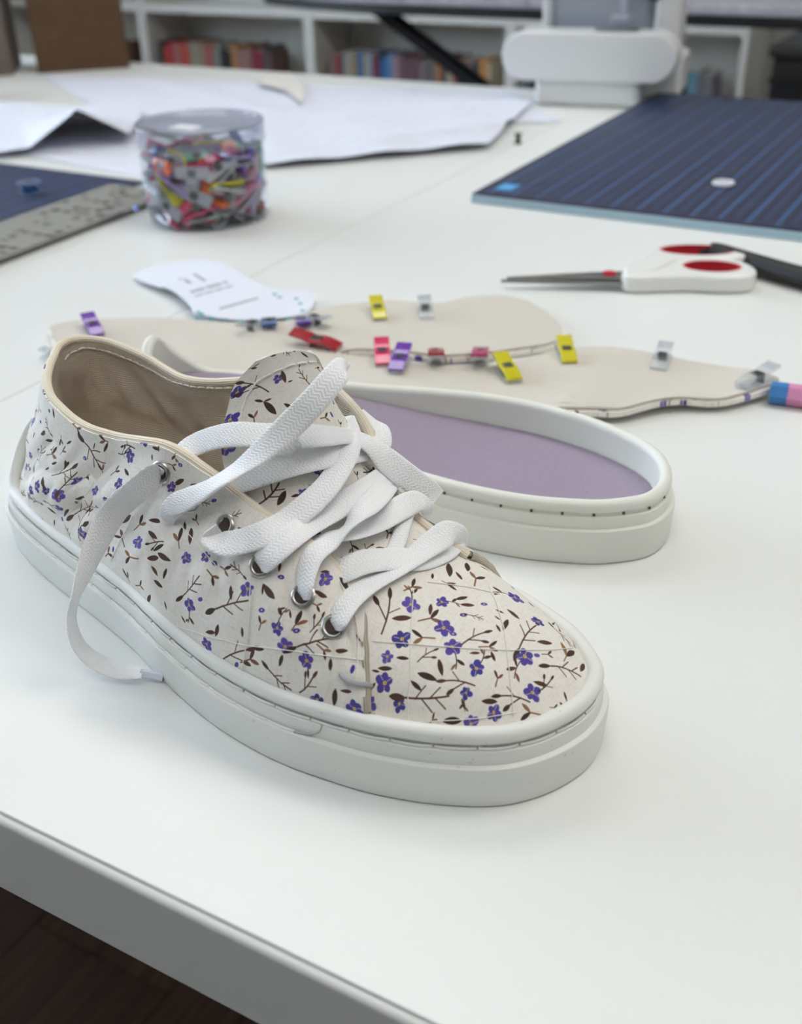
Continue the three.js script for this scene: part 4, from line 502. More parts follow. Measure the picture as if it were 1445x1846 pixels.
function refine(g, max) {   // split long edges so that a flat cut piece can bend
  let src = g.index ? g.toNonIndexed() : g, a = Array.from(src.attributes.position.array), out = [];
  const stack = []; for (let i = 0; i < a.length; i += 9) stack.push([V(a[i], a[i + 1], a[i + 2]), V(a[i + 3], a[i + 4], a[i + 5]), V(a[i + 6], a[i + 7], a[i + 8])]);
  while (stack.length) {
    const [p, q, r] = stack.pop(), e = [p.distanceToSquared(q), q.distanceToSquared(r), r.distanceToSquared(p)], m = Math.max(...e);
    if (m <= max * max) { for (const k of [p, q, r]) out.push(k.x, k.y, k.z); continue; }
    const k = e.indexOf(m), [A, B, C] = k === 0 ? [p, q, r] : k === 1 ? [q, r, p] : [r, p, q], M2 = A.clone().add(B).multiplyScalar(0.5); stack.push([A, M2, C], [M2, B, C]);
  }
  const o = new THREE.BufferGeometry(); o.setAttribute('position', new THREE.Float32BufferAttribute(out, 3)); return o;
}
const flatPiece = (pts, th, closedCurve = true, y = 0) => { let P = pts.map(([x, z]) => V(x, 0, z)); if (closedCurve) { const c = spline(P, true, 'catmullrom'); c.tension = 0.3; P = c.getSpacedPoints(120).slice(0, 120); } return new THREE.ExtrudeGeometry(new THREE.Shape(P.map((p) => new THREE.Vector2(p.x, -p.z))), { depth: th, bevelEnabled: false }).rotateX(-Math.PI / 2).translate(0, y, 0); };
// the clips, each where it grips
const CG = 'clips on the fabric upper';
const dirTo = (a, b) => Math.atan2(-(b[1] - a[1]), b[0] - a[0]);
const placed = (color, label, a, b, o) => clip(color, label, (a[0] + b[0]) / 2, (a[1] + b[1]) / 2, dirTo(a, b), CG, o);
placed('purple', 'purple clip at the far left end of the fabric, just above the sneaker heel', ...[[-0.5207,-0.4927],[-0.4923,-0.4734]], { y: 0.0045 });
placed('crystal', 'clear clip peeping out left of the sneaker heel', ...[[-0.5102,-0.4424],[-0.4954,-0.4436]], { y: 0.002, k: 0.6 });
placed('crystal', 'clear clip with a grey spring on the front edge of the paper pattern', ...[[-0.411,-0.5131],[-0.4155,-0.5446]], { y: 0.004 });
placed('blue', 'blue clip tip poking out under the front edge of the paper pattern', ...[[-0.403,-0.5343],[-0.4168,-0.5519]], { y: 0.001, k: 0.9 });
placed('purple', 'purple clip under the right end of the paper pattern, its tip showing', ...[[-0.3832,-0.5437],[-0.3987,-0.565]], { y: 0.001, k: 0.9 });
placed('crystal', 'clear clip with a dark spring gripping the right end of the paper pattern', ...[[-0.369,-0.5511],[-0.3955,-0.5608]], { y: 0.004 });
placed('red', 'red clip seen from its side, right behind the sneaker tongue', ...[[-0.3738,-0.5217],[-0.3483,-0.5259]], { y: 0.003, k: 1.05 });
placed('yellow', 'yellow clip on the far edge of the fabric, left of a clear clip', ...[[-0.3634,-0.6004],[-0.3461,-0.5773]], { y: 0.0045 });
placed('crystal', 'clear clip glinting on the far edge of the fabric, right of a yellow clip', ...[[-0.3337,-0.6142],[-0.3197,-0.592]], { y: 0.0045 });
placed('pink', 'bright pink clip half hidden by the purple clip at the slit', ...[[-0.3202,-0.5347],[-0.3083,-0.5155]], { y: 0.0045 });
placed('purple', 'purple clip lying over the pink one at the slit in the fabric', ...[[-0.3021,-0.5316],[-0.2942,-0.5056]], { y: 0.006 });
placed('red', 'dark red clip standing up in the middle of the fabric slit', ...[[-0.2881,-0.5442],[-0.2759,-0.5217]], { y: 0.006, rz: 0.5, k: 0.9 });
placed('magenta', 'magenta clip standing up in the slit, between dark red and yellow clips', ...[[-0.2635,-0.5559],[-0.2534,-0.5325]], { y: 0.006, rz: 0.45, k: 0.9 });
placed('yellow', 'yellow clip slanting at the right end of the fabric slit', ...[[-0.2477,-0.5463],[-0.2265,-0.5242]], { y: 0.005 });
placed('yellow', 'yellow clip joining the two lobes of fabric, right of the slit', ...[[-0.2249,-0.5897],[-0.2091,-0.5627]], { y: 0.004 });
placed('crystal', 'clear clip with a dark spring on the far edge of the right fabric lobe', ...[[-0.1655,-0.6052],[-0.1613,-0.5775]], { y: 0.004 });
placed('crystal', 'clear clip with a coppery spring at the right tip of the fabric, by the eraser', ...[[-0.0999,-0.5888],[-0.1109,-0.5667]], { y: 0.008 });

// ---------- paper pattern piece ----------
{
  const o = [[-0.5627,-0.5862],[-0.5669,-0.5954],[-0.5632,-0.6101],[-0.5523,-0.6298],[-0.5419,-0.6405],[-0.5229,-0.6373],[-0.4923,-0.6201],[-0.4557,-0.6037],[-0.4395,-0.6011],[-0.4276,-0.6079],[-0.4222,-0.6117],[-0.4077,-0.5938],[-0.4012,-0.5756],[-0.4053,-0.5645],[-0.4187,-0.5514],[-0.437,-0.5394],[-0.455,-0.5364],[-0.4652,-0.535],[-0.478,-0.5464],[-0.5036,-0.5623],[-0.5253,-0.5713],[-0.5468,-0.5772]];
  const t = thing('paper_pattern', 'white paper shoe pattern with printed marks and turquoise dots', 'paper', [0, TY, 0]);
  const bend = (g, k) => { const a = g.attributes.position; for (let i = 0; i < a.count; i++) { const z = a.getZ(i), x = a.getX(i); a.setY(i, a.getY(i) + k * (0.0034 + 0.0018 * Math.sin((x + 0.56) * 26) * sstep(z, -0.66, -0.53) + 0.002 * sstep(x, -0.52, -0.57))); } g.deleteAttribute('normal'); g.computeVertexNormals(); return g; };
  const shape = (th, y, grow = 0) => { const cx = -0.478, cz = -0.585; return flatPiece(o.map(([x, z]) => [x + Math.sign(x - cx) * grow, z + Math.sign(z - cz) * grow]), th, true, y); };
  const g = refine(shape(0.0005, 0), 0.01); part('sheet', toCreasedNormals(bend(g, 1), 0.8), mat({ color: 0xdfe3ee, roughness: 0.8 }), t);
  const ink = mat({ color: 0x9a9ba4, roughness: 0.9 }), teal = mat({ color: 0x4f9db0, roughness: 0.9 });
  const strip = (a, b, w) => { const m = V((a[0] + b[0]) / 2, 0, (a[1] + b[1]) / 2); const g2 = new THREE.BoxGeometry(Math.hypot(b[0] - a[0], b[1] - a[1]), 0.0002, w).toNonIndexed(); g2.rotateY(dirTo(a, b)).translate(m.x, 0.0006, m.z); return bend(refine(g2, 0.006), 1); };
  const marks = [[[-0.5251,-0.5928],[-0.5062,-0.5827], 0.0026], [[-0.5182,-0.6015],[-0.5005,-0.592], 0.0022], [[-0.4556,-0.5502],[-0.4456,-0.5803], 0.0022]];
  for (const [a, b, w] of marks) part('printed_mark', strip(a, b, w), ink, t);
  const words = [[-0.4934,-0.5667],[-0.4847,-0.598],[-0.4855,-0.5616],[-0.4762,-0.5927]];   // two lines of small lettering, too soft to read
  for (let l = 0; l < 2; l++) { const a = words[l * 2], b = words[l * 2 + 1], n = l ? 15 : 9, list = []; for (let i = 0; i < n; i++) { const f = (i + 0.1) / n, g2 = (i + (i % 4 === 3 ? 0.35 : 0.75)) / n; list.push(strip([lerp(a[0], b[0], f), lerp(a[1], b[1], f)], [lerp(a[0], b[0], g2), lerp(a[1], b[1], g2)], (l ? 0.0028 : 0.0058) * (0.7 + 0.3 * hash(i, l)))); } part('printed_line', mergeGeometries(list), ink, t); }
  for (const [x, z] of [[-0.464,-0.5381],[-0.46,-0.5366],[-0.4578,-0.5296],[-0.4484,-0.5329],[-0.44,-0.5369],[-0.4303,-0.5404],[-0.4119,-0.5502],[-0.4049,-0.558],[-0.4396,-0.5918],[-0.4332,-0.5885],[-0.4214,-0.5916],[-0.4139,-0.5853],[-0.4053,-0.5751]]) { const d = new THREE.CylinderGeometry(0.0018, 0.0018, 0.0002, 14).toNonIndexed().translate(x, 0.0006, z); part('dot', bend(d, 1), teal, t); }
  const s = thing('paper_slip', 'white paper slip sticking out below the right end of the paper pattern', 'paper', [0, TY, 0]);
  part('sheet', flatPiece([[-0.4112,-0.5478],[-0.3927,-0.5633],[-0.3729,-0.5339],[-0.3922,-0.5267]], 0.0004, false, 0.0039), mat({ color: 0xdde0e6, roughness: 0.8 }), s);
}
// ---------- jar of clips ----------
{
  const cx = -0.6194, cz = -0.7497, R = 0.0524, H = 0.0805;
  const acrylic = mat({ color: 0xf2f4f8, transmission: 1, thickness: 0, roughness: 0.03, ior: 1.4 });
  const t = thing('clip_jar', 'clear round plastic jar full of coloured sewing clips', 'jar', [cx, TY + 0.0002, cz]);
  part('jar_wall', new THREE.LatheGeometry([[0, 0.0005], [R - 0.004, 0.0005], [R - 0.001, 0.001], [R, 0.004], [R, H - 0.006]].map(([x, y]) => new THREE.Vector2(x, y)), 72), acrylic, t);
  part('lid', new THREE.LatheGeometry([[0, H - 0.003], [R - 0.004, H - 0.003], [R - 0.002, H - 0.0015], [R - 0.0015, H], [R + 0.0012, H], [R + 0.0018, H - 0.001], [R + 0.0018, H - 0.017], [R + 0.0012, H - 0.0175]].map(([x, y]) => new THREE.Vector2(x, y)), 72), mat({ color: 0xdcdde4, transmission: 0.88, thickness: 0, roughness: 0.12 }), t);
  part('lid_label', box(0.024, 0.0006, 0.016, 0.0002, -0.002, H - 0.0026, 0.016), mat({ color: 0xe6e7ea, roughness: 0.5 }), t);
  const names = ['purple', 'pink', 'orange', 'yellow', 'teal', 'clear', 'lilac', 'magenta', 'rose', 'pink', 'lilac', 'clear', 'magenta', 'blue', 'green', 'rose', 'lilac', 'clear', 'purple', 'rose', 'red', 'clear'], boxes = [];
  // boxes that may not sink into each other, dropped at random from the floor of the jar upwards
  const fits = (p, q) => boxes.every((b) => { const d = p.clone().sub(b.p); if (d.length() > 0.036) return true; const ax = [...b.a, ...q]; for (const a of ax) { const ra = [0.0095, 0.0022, 0.0035].reduce((s, e, i) => s + e * Math.abs(a.dot(b.a[i])), 0), rb = [0.0095, 0.0022, 0.0035].reduce((s, e, i) => s + e * Math.abs(a.dot(q[i])), 0); if (Math.abs(d.dot(a)) > ra + rb) return true; } return false; });
  const special = [['red', 0.011, 0.05, 0.042, 2.2, -0.5, 0.8], ['orange', 0.018, 0.044, 0.036, 2.2, 0.1, 0.85]];
  for (let n = 0; n < 60000 && boxes.length < 230; n++) {
    const r = (R - 0.006) * Math.sqrt(rr(n < 45000 ? 0.5 : 0.05, 1)), f = rr(0, 6.283), y = 0.006 + 0.051 * Math.min(1, n / 40000 + 0.1) * rnd(), e = new THREE.Euler(rr(-1.5, 1.5), rr(0, 6.28), rr(-0.9, 0.9)), m = new THREE.Matrix4().makeRotationFromEuler(e), q = [V(), V(), V()]; m.extractBasis(...q);
    const p = V(r * Math.cos(f), y, r * Math.sin(f)), tip = (k) => p.clone().addScaledVector(q[0], k * 0.0165); const ok = [tip(1), tip(-1)].every((w) => Math.hypot(w.x, w.z) < R - 0.003 && w.y > 0.0045 && w.y < 0.064);
    if (!ok || !fits(p, q)) continue;
    boxes.push({ p, a: q, e: e.clone(), color: names[Math.floor(rnd() * names.length)] });
  }
  const tally = {};
  for (const { p, e, color } of boxes.sort((a, b) => b.p.y - a.p.y)) {
    tally[color] = (tally[color] ?? -1) + 1; const c = clip(color, `${color} sewing clip heaped in the clear jar, ${ORD[tally[color]]} from the top of the ${color} ones`, 0, 0, 0, 'clips inside the jar', {}); c.scale.setScalar(1); c.rotation.copy(e);
    const off = V(0, -0.006, 0).applyEuler(e); c.position.set(cx + p.x + off.x, TY + p.y + off.y, cz + p.z + off.z);
  }
}
// ---------- cutting mats and ruler ----------
const matPrint = (w, h, inch, logo) => canvasTexture(1536, Math.round(1536 * h / w), (c, W, H) => {
  const k = W / w; c.fillStyle = '#292b45'; c.fillRect(0, 0, W, H);
  const b = 0.013 * k;
  for (let i = 0; b + i * inch * k < W - b + 1; i++) { const x = b + i * inch * k; c.fillStyle = '#375a88'; c.fillRect(x - 0.0016 * k, b * 0.4, 0.0032 * k, H - b * 0.9); c.fillStyle = '#2e466c'; c.fillRect(x + inch * k / 2 - 0.0012 * k, b * 1.2, 0.0024 * k, H - 2.4 * b); c.fillStyle = '#231f38'; for (const q of [0.25, 0.75]) c.fillRect(x + inch * k * q - 0.0007 * k, b, 0.0014 * k, H - 2 * b); }
  c.fillStyle = 'rgba(54,84,128,.55)'; for (let y = b; y < H - b; y += inch * k) c.fillRect(b, y, W - 2 * b, 0.0006 * k);
  if (logo) { c.fillStyle = '#2f86c4'; c.fillRect(0.012 * k, H - 0.043 * k, 0.017 * k, 0.024 * k); c.fillStyle = '#7fbbe0'; for (let i = 0; i < 4; i++) c.fillRect(0.0135 * k + i * 0.0036 * k, H - 0.038 * k, 0.0018 * k, 0.014 * k); }
}, true, false);
function cuttingMat(label, x0, x1, z0, z1, h, logo) {
  const t = thing('cutting_mat', label, 'cutting mat', [(x0 + x1) / 2, TY + 0.0002, (z0 + z1) / 2]), w = x1 - x0, d = z1 - z0, skin = mat({ map: matPrint(w, d, 0.0228, logo), roughness: 0.46, bumpMap: at(speck, 6, 6), bumpScale: 0.00002 }), side = mat({ color: 0xb0cad6, roughness: 0.5 });
  const top = box(w, 0.0014, d, 0.0006, 0, h - 0.0007, 0), p = top.attributes.position, uv = []; for (let i = 0; i < p.count; i++) uv.push(p.getX(i) / w + 0.5, 0.5 - p.getZ(i) / d); top.setAttribute('uv', new THREE.Float32BufferAttribute(uv, 2));
  part('printed_top', top, skin, t);
  const n = h > 0.006 ? 2 : 1, lh = (h - 0.0014) / n; for (let i = 0; i < n; i++) part('core_layer', box(w + 0.0016 - i * 0.0006, lh - 0.0003, d + 0.0016 - i * 0.0006, 0.0008, 0, lh * (i + 0.5), 0), side, t);
  return t;
}
cuttingMat('large dark blue cutting mat with pale blue edges on the right of the table', -0.429, 0.36, -1.412, -0.882, 0.0085, true);
cuttingMat('dark blue cutting mat at the left edge, partly under the ruler', -1.35, -0.7485, -0.815, -0.36, 0.003, false);
{
  const w = 0.077, d = 0.56, t = thing('ruler', 'see-through quilting ruler with a grey grid lying on the left cutting mat', 'ruler', [-0.721, TY + 0.0034, -0.785 + d / 2], 0.02);
  const g = canvasTexture(512, 2048, (c, W, H) => { c.clearRect(0, 0, W, H); c.fillStyle = 'rgba(168,167,161,1)'; c.fillRect(0, 0, W, H); const k = W / w; for (let y = 0; y < d; y += 0.0127) { c.fillStyle = 'rgba(70,72,70,.55)'; c.fillRect(0, y * k * 0.55, W, 2.4); } for (let x = 0; x <= w; x += 0.0127) { c.fillStyle = 'rgba(70,72,70,.5)'; c.fillRect(x * k, 0, 3, H); } for (let i = 0; i < 130; i++) { c.fillStyle = `rgba(62,64,62,${rr(0.35, 0.75)})`; c.fillRect(Math.floor(rr(0, 6)) * 85 + rr(4, 20), Math.floor(rr(0, 44)) * 46 + 6, rr(30, 74), rr(14, 30)); } for (let i = 0; i < 8; i++) { c.fillStyle = '#3a3c3a'; c.font = 'bold 58px sans-serif'; c.fillText(String(i + 1), 220, 120 + i * 232); } });
  const top = box(w, 0.003, d, 0.0008, 0, 0.0015, 0), p = top.attributes.position, uv = []; for (let i = 0; i < p.count; i++) uv.push(p.getX(i) / w + 0.5, 0.5 - p.getZ(i) / d); top.setAttribute('uv', new THREE.Float32BufferAttribute(uv, 2));
  part('ruler_plate', top, mat({ map: g, transparent: true, opacity: 0.9, roughness: 0.25 }), t);
  part('hang_hole', new THREE.TorusGeometry(0.004, 0.0006, 8, 24).rotateX(Math.PI / 2).translate(0.028, 0.003, -d / 2 + 0.01), M.plastic, t);
}
{ const [[x, z]] = [[-0.8213,-0.736]]; const t = thing('thread_bobbin', 'clear bobbin with blue thread lying on the left cutting mat', 'bobbin', [x, TY + 0.0034, z]); const cl = mat({ color: 0xb9cbe8, transmission: 0.7, thickness: 0, roughness: 0.1 }); for (const y of [0.0006, 0.0094]) part('flange', new THREE.CylinderGeometry(0.0115, 0.0115, 0.001, 32).translate(0, y, 0), cl, t); part('thread', new THREE.CylinderGeometry(0.0075, 0.0075, 0.0076, 28).translate(0, 0.005, 0), mat({ color: 0x3a6a9c, roughness: 0.8, bumpMap: at(twill, 4, 1), bumpScale: 0.0002 }), t); part('core', new THREE.CylinderGeometry(0.0028, 0.0028, 0.0102, 20).translate(0, 0.0051, 0), M.black, t); }
{ const [[x, z]] = [[-0.6729,-0.716]]; const t = thing('glass_pin', 'tiny pin with a pale blue glass head at the end of the ruler', 'pin', [x, TY + 0.0068, z], 0.5); part('head', new THREE.SphereGeometry(0.0026, 20, 14).translate(0, 0.0026, 0), mat({ color: 0x8fa4ff, roughness: 0.05, clearcoat: 1 }), t); part('needle', tube([V(0, 0.0026, 0), V(-0.012, 0.0016, 0.002), V(-0.03, 0.0006, 0.004)], 0.0003, 8, 6), M.steel, t); }
{ const [[x, z]] = [[-0.2361,-0.9949]]; const t = thing('button', 'small white disc lying on the large cutting mat', 'button', [x, TY + 0.0088, z]); part('disc', new THREE.LatheGeometry([[0, 0], [0.0085, 0], [0.01, 0.001], [0.01, 0.0018], [0.0092, 0.0026], [0.007, 0.002], [0, 0.0018]].map(([a, b]) => new THREE.Vector2(a, b)), 40), mat({ color: 0xd8dae4, roughness: 0.25, clearcoat: 0.6 }), t); part('rim', new THREE.TorusGeometry(0.0088, 0.0006, 8, 36).rotateX(Math.PI / 2).translate(0, 0.0026, 0), M.plastic, t); }
{ const [[x, z]] = [[-0.4885,-1.1163]]; const t = thing('push_pin', 'tiny dark peg standing alone on the table before the sewing machine', 'pin', [x, TY + 0.0002, z]); part('peg_body', new THREE.LatheGeometry([[0, 0], [0.0038, 0], [0.0042, 0.001], [0.003, 0.003], [0.0028, 0.007], [0.004, 0.009], [0.004, 0.0105], [0, 0.011]].map(([a, b]) => new THREE.Vector2(a, b)), 24), mat({ color: 0x4a4436, roughness: 0.5 }), t); }
{ // eraser
  const [a, b] = [[-0.0943,-0.5757],[-0.0726,-0.5783]]; const t = thing('eraser', 'pink and blue eraser at the right edge of the picture, by the fabric tip', 'eraser', [a[0], TY + 0.0002, a[1]], dirTo(a, b));
  const seg = (x0, x1) => { const s = new THREE.Shape(); for (let i = 0; i < 6; i++) { const f = (i + 0.5) / 6 * 6.2832; s[i ? 'lineTo' : 'moveTo'](Math.cos(f) * 0.0058, Math.sin(f) * 0.0058); } return new THREE.ExtrudeGeometry(s, { depth: x1 - x0 - 0.0006, bevelEnabled: true, bevelThickness: 0.0003, bevelSize: 0.0003, bevelSegments: 2 }).rotateY(Math.PI / 2).rotateX(rad(30)).translate(x0 + 0.0003, 0.0061, 0); };
  part('blue_end', seg(-0.003, 0.0062), mat({ color: 0x3f7fc0, roughness: 0.45 }), t); part('pink_body', seg(0.0062, 0.06), mat({ color: 0xd58db4, roughness: 0.45 }), t);
}
{ // scissors: x from the tip to the handles, z towards the viewer
  const t = thing('scissors', 'scissors with white handles and red finger loops', 'scissors', [-0.309, TY + 0.0002, -0.685], 0.4336);
  const ex = (pts, th, y, curve = false, hole, b = 0.0006) => { const P = curve ? spline(pts.map(([x, z]) => V(x, 0, z)), true, 'catmullrom').getSpacedPoints(90).map((p) => [p.x, p.z]) : pts; const s = new THREE.Shape(P.map(([x, z]) => new THREE.Vector2(x, -z))); if (hole) s.holes.push(new THREE.Path(spline(hole.map(([x, z]) => V(x, 0, z)), true, 'catmullrom').getSpacedPoints(60).map((p) => new THREE.Vector2(p.x, -p.z)))); return new THREE.ExtrudeGeometry(s, { depth: th - 2 * b, bevelEnabled: true, bevelThickness: b, bevelSize: b, bevelSegments: 4, curveSegments: 12 }).rotateX(-Math.PI / 2).translate(0, y + b, 0); };
  const bl = mat({ color: 0x8e8d8a, metalness: 0.9, roughness: 0.34 }), hm = mat({ color: 0xe9eae6, roughness: 0.35, clearcoat: 0.4 }), red = mat({ color: 0xbc1229, roughness: 0.5 });
  part('blade', ex([[0, 0.0005], [0.05, 0.0045], [0.078, 0.0062], [0.098, 0.0058], [0.098, -0.0072], [0.078, -0.008], [0.03, -0.003]], 0.0024, 0.0042), bl, t);
  part('blade', ex([[0.004, 0.0025], [0.05, 0.0015], [0.078, 0.0025], [0.098, 0.004], [0.098, -0.009], [0.074, -0.0092], [0.04, -0.0042]], 0.0024, 0.0068), bl, t);
  const sc = part('pivot_screw', new THREE.CylinderGeometry(0.0044, 0.0046, 0.0018, 28).translate(0.075, 0.0098, -0.003), red, t);
  const oval = (cx, cz, a, b, r, n = 24) => Array.from({ length: n }, (_, i) => { const f = i / n * 6.2832, x = Math.cos(f) * a, z = Math.sin(f) * b; return [cx + x * Math.cos(r) - z * Math.sin(r), cz + x * Math.sin(r) + z * Math.cos(r)]; });
  const h1 = oval(0.1468, -0.0108, 0.0202, 0.0128, 0.1), h2 = oval(0.1415, -0.0437, 0.027, 0.0124, 0.05);
  part('handle', ex([[0.088, 0.0085], [0.088, -0.004], [0.104, -0.009], [0.122, -0.022], [0.145, -0.0285], [0.166, -0.0215], [0.1735, -0.006], [0.168, 0.0066], [0.15, 0.0094], [0.13, 0.0065], [0.11, 0.0075]], 0.0125, 0, true, h1, 0.0028), hm, t);
  part('handle', ex([[0.088, 0.002], [0.09, -0.011], [0.102, -0.024], [0.112, -0.044], [0.122, -0.058], [0.148, -0.0615], [0.17, -0.054], [0.1765, -0.042], [0.168, -0.0295], [0.148, -0.026], [0.126, -0.0262], [0.114, -0.014], [0.104, -0.002]], 0.0125, 0.0015, true, h2, 0.0028), hm, t);
  const liner = (h, y, k) => { const c = h.reduce((s, p) => [s[0] + p[0] / h.length, s[1] + p[1] / h.length], [0, 0]), sc2 = (f) => h.map(([x, z]) => [c[0] + (x - c[0]) * f, c[1] + (z - c[1]) * f]); return ex(sc2(1.03), 0.0118, y, true, sc2(0.9), 0.0006); };
  part('finger_grip', liner(h1, 0.0006), red, t); part('finger_grip', liner(h2, 0.0021), red, t);
}
{ // black handle behind the scissors
  const pts = [[-0.1986,-0.7991],[-0.1895,-0.8018],[-0.1712,-0.7942],[-0.1468,-0.783],[-0.1216,-0.772],[-0.092,-0.7604]];
  const C = spline(pts.map(([x, z]) => V(x, 0, z))), P = [], n = 40; for (let i = 0; i <= n; i++) { const c = C.getPoint(i / n), d = C.getTangent(i / n), w = V(-d.z, 0, d.x), k = 0.5 + 0.5 * sstep(i / n, 0, 0.15); P.push([]); for (let j = 0; j <= 14; j++) { const a = j / 14 * 6.2832; P[i].push(c.clone().addScaledVector(w, Math.cos(a) * 0.0075 * k).add(V(0, 0.0078 + Math.sin(a) * 0.0072 * k, 0))); } }
  const t = thing('tool_handle', 'black curved tool handle lying behind the red and white scissors', 'tool', [0, TY + 0.0003, 0]); part('grip', sheet(P), M.black, t); const q = C.getPoint(0); part('end_cap', new THREE.SphereGeometry(0.0042, 18, 12).scale(0.8, 1, 1).translate(q.x, 0.0078, q.z), M.dark, t);
}
// ---------- sewing machine, seen from its free-arm end ----------
{
  const t = thing('sewing_machine', 'white sewing machine with rounded free arm at the back of the table', 'sewing machine', [-0.495, TY + 0.0002, -1.336], 0.17);
  const pl = M.plastic, gp = mat({ color: 0xa9afba, roughness: 0.4 });
  part('base', box(0.13, 0.034, 0.12, 0.008, 0, 0.017, -0.055), pl, t);
  part('body_foot', box(0.165, 0.05, 0.08, 0.008, 0.022, 0.027, -0.1), pl, t);
  const st = new THREE.Shape(), a = 0.0775, r = 0.0245; st.moveTo(-a, -r); st.lineTo(a, -r); st.absarc(a, 0, r, -Math.PI / 2, Math.PI / 2); st.lineTo(-a, r); st.absarc(-a, 0, r, Math.PI / 2, Math.PI * 1.5);
  part('free_arm', new THREE.ExtrudeGeometry(st, { depth: 0.045, bevelEnabled: true, bevelThickness: 0.003, bevelSize: 0.003, bevelSegments: 4, curveSegments: 24 }).translate(0.0, 0.0575, -0.035), pl, t);
  part('needle_plate', box(0.05, 0.002, 0.03, 0.001, 0.03, 0.0862, -0.012), M.steel, t);
  part('column', box(0.13, 0.36, 0.06, 0.012, 0.0, 0.21, -0.09), gp, t);
  part('side_cover', box(0.032, 0.36, 0.075, 0.012, 0.082, 0.21, -0.085), pl, t);
  part('edge_trim', box(0.012, 0.36, 0.065, 0.005, -0.066, 0.21, -0.088), pl, t);
  part('head', box(0.15, 0.12, 0.16, 0.02, 0.012, 0.33, -0.04), pl, t);
  part('presser_bar', new THREE.CylinderGeometry(0.003, 0.003, 0.15, 16).translate(0.035, 0.19, -0.03), M.steel, t);
  part('presser_foot', merge([box(0.02, 0.004, 0.03, 0.0015, 0.033, 0.099, -0.02), box(0.008, 0.026, 0.012, 0.002, 0.034, 0.114, -0.028), box(0.012, 0.022, 0.01, 0.002, 0.036, 0.138, -0.03)]), gp, t);
  part('needle_bar', new THREE.CylinderGeometry(0.0022, 0.0022, 0.13, 14).translate(0.047, 0.19, -0.026), M.steel, t);
  part('thread_guide', new THREE.TorusGeometry(0.013, 0.0018, 8, 24).translate(0.06, 0.128, -0.055), M.steel, t);
  part('knob', new THREE.CylinderGeometry(0.008, 0.009, 0.012, 24).rotateX(Math.PI / 2).scale(1, 1.5, 1).translate(0.064, 0.126, -0.05), M.black, t);
  part('thread_tray', box(0.045, 0.02, 0.05, 0.006, -0.084, 0.132, -0.06), pl, t);
  part('tray_pad', box(0.04, 0.006, 0.045, 0.002, -0.084, 0.145, -0.06), mat({ color: 0xc3c24e, roughness: 0.7 }), t);
}
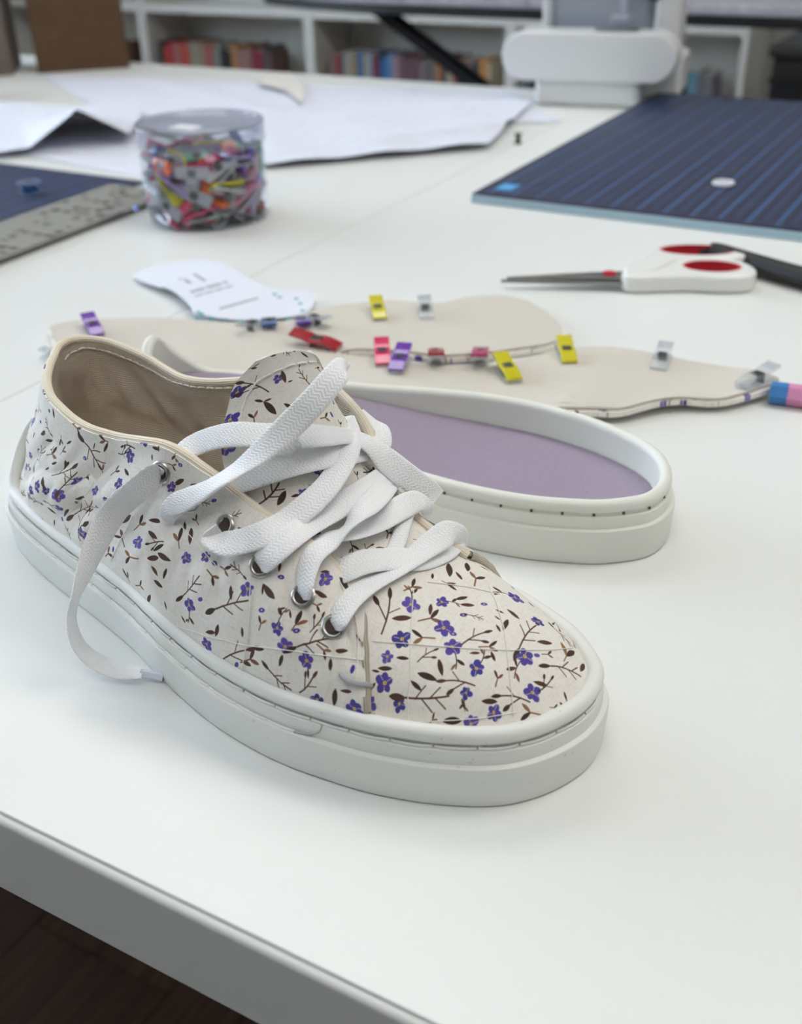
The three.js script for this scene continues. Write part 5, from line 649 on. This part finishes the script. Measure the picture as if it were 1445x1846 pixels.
// ---------- paper pattern sheets spread over the far half of the table ----------
const draft = canvasTexture(1024, 1024, (c, w) => {   // thin printed pattern lines
  c.fillStyle = '#dadde9'; c.fillRect(0, 0, w, w);
  for (let i = 0; i < 26; i++) { c.strokeStyle = `rgba(92,90,110,${rr(0.25, 0.6)})`; c.lineWidth = rr(1.2, 2.6); const x = rr(0, w), y = rr(0, w); c.beginPath(); c.moveTo(x, y); c.bezierCurveTo(x + rr(-300, 300), y + rr(-120, 120), x + rr(-300, 300), y + rr(-200, 200), x + rr(-400, 400), y + rr(-200, 200)); c.stroke(); }
  for (let i = 0; i < 40; i++) { c.fillStyle = `rgba(100,98,116,${rr(0.2, 0.5)})`; c.fillRect(rr(0, w), rr(0, w), rr(20, 60), rr(3, 6)); }
});
function paper(label, corners, y, fold, nu = 40, nv = 40) {   // corners a b c d around the sheet; fold(u, v) = height
  const [a, b, c, d] = corners, P = [];
  for (let i = 0; i <= nu; i++) { P.push([]); for (let j = 0; j <= nv; j++) { const u = i / nu, v = j / nv, x = lerp(lerp(a[0], b[0], u), lerp(d[0], c[0], u), v), z = lerp(lerp(a[1], b[1], u), lerp(d[1], c[1], u), v); P[i].push(V(x, y + Math.max(0, fold(u, v) + 0.0011 * (noise(x * 9, z * 9, y * 900) + 0.5)), z)); } }
  const t = thing('pattern_sheet', label, 'paper', [0, TY, 0]); part('sheet', cloth(P, null, 0.0003, 1), M.sheetPaper ??= mat({ map: draft, roughness: 0.85 }), t); return t;
}
paper('large white pattern sheet spread flat along the far edge of the table', [[-1.3449,-1.2706],[-0.6195,-1.3964],[-0.4868,-1.2332],[-0.9187,-1.0007]], 0.0006, (u, v) => 0.0025 * Math.exp(-(((u - 0.25 - v * 0.2) / 0.03) ** 2)) + 0.0015 * Math.exp(-(((v - 0.5 + u * 0.2) / 0.04) ** 2)));
paper('white pattern sheet right of the clip jar with a rumpled front edge', [[-0.9294,-1.0131],[-0.5592,-1.3208],[-0.5041,-1.0755],[-0.6761,-0.9054]], 0.006, (u, v) => 0.005 * Math.exp(-(((v - 0.75 + 0.3 * Math.abs(u - 0.55)) / 0.1) ** 2)) * sstep(u, 0.3, 0.6) + 0.002 * Math.sin(u * 9) ** 2);
paper('white pattern sheet lying flat behind the left cutting mat', [[-1.0618,-0.8726],[-0.9145,-0.9959],[-0.7679,-0.8319],[-0.9821,-0.8636]], 0.0006, (u, v) => 0.0012 * Math.exp(-(((v - 0.5) / 0.05) ** 2)));
paper('white pattern sheet at the left with a raised corner casting a dark gap', [[-1.2643,-1.0255],[-0.9882,-1.0934],[-0.8825,-0.9461],[-0.9836,-0.8179]], 0.0072, (u, v) => 0.036 * Math.max(0, 1 - Math.abs(u - 0.68) / 0.34) * sstep(v, 0.25, 1) + 0.002 * Math.sin(u * 5 + v * 3) ** 2);
{ const t = thing('tracing_scrap', 'small cream scrap of pattern paper on the white sheets behind the jar', 'paper', [0, TY + 0.0062, 0]); part('sheet', flatPiece([[-1.0059,-1.3667],[-0.9724,-1.3889],[-0.8869,-1.3011],[-0.8223,-1.2001],[-0.894,-1.2675],[-0.9567,-1.2979]], 0.0003), mat({ color: 0xd9d6cf, roughness: 0.85 }), t); }


renderer.render(scene, camera);
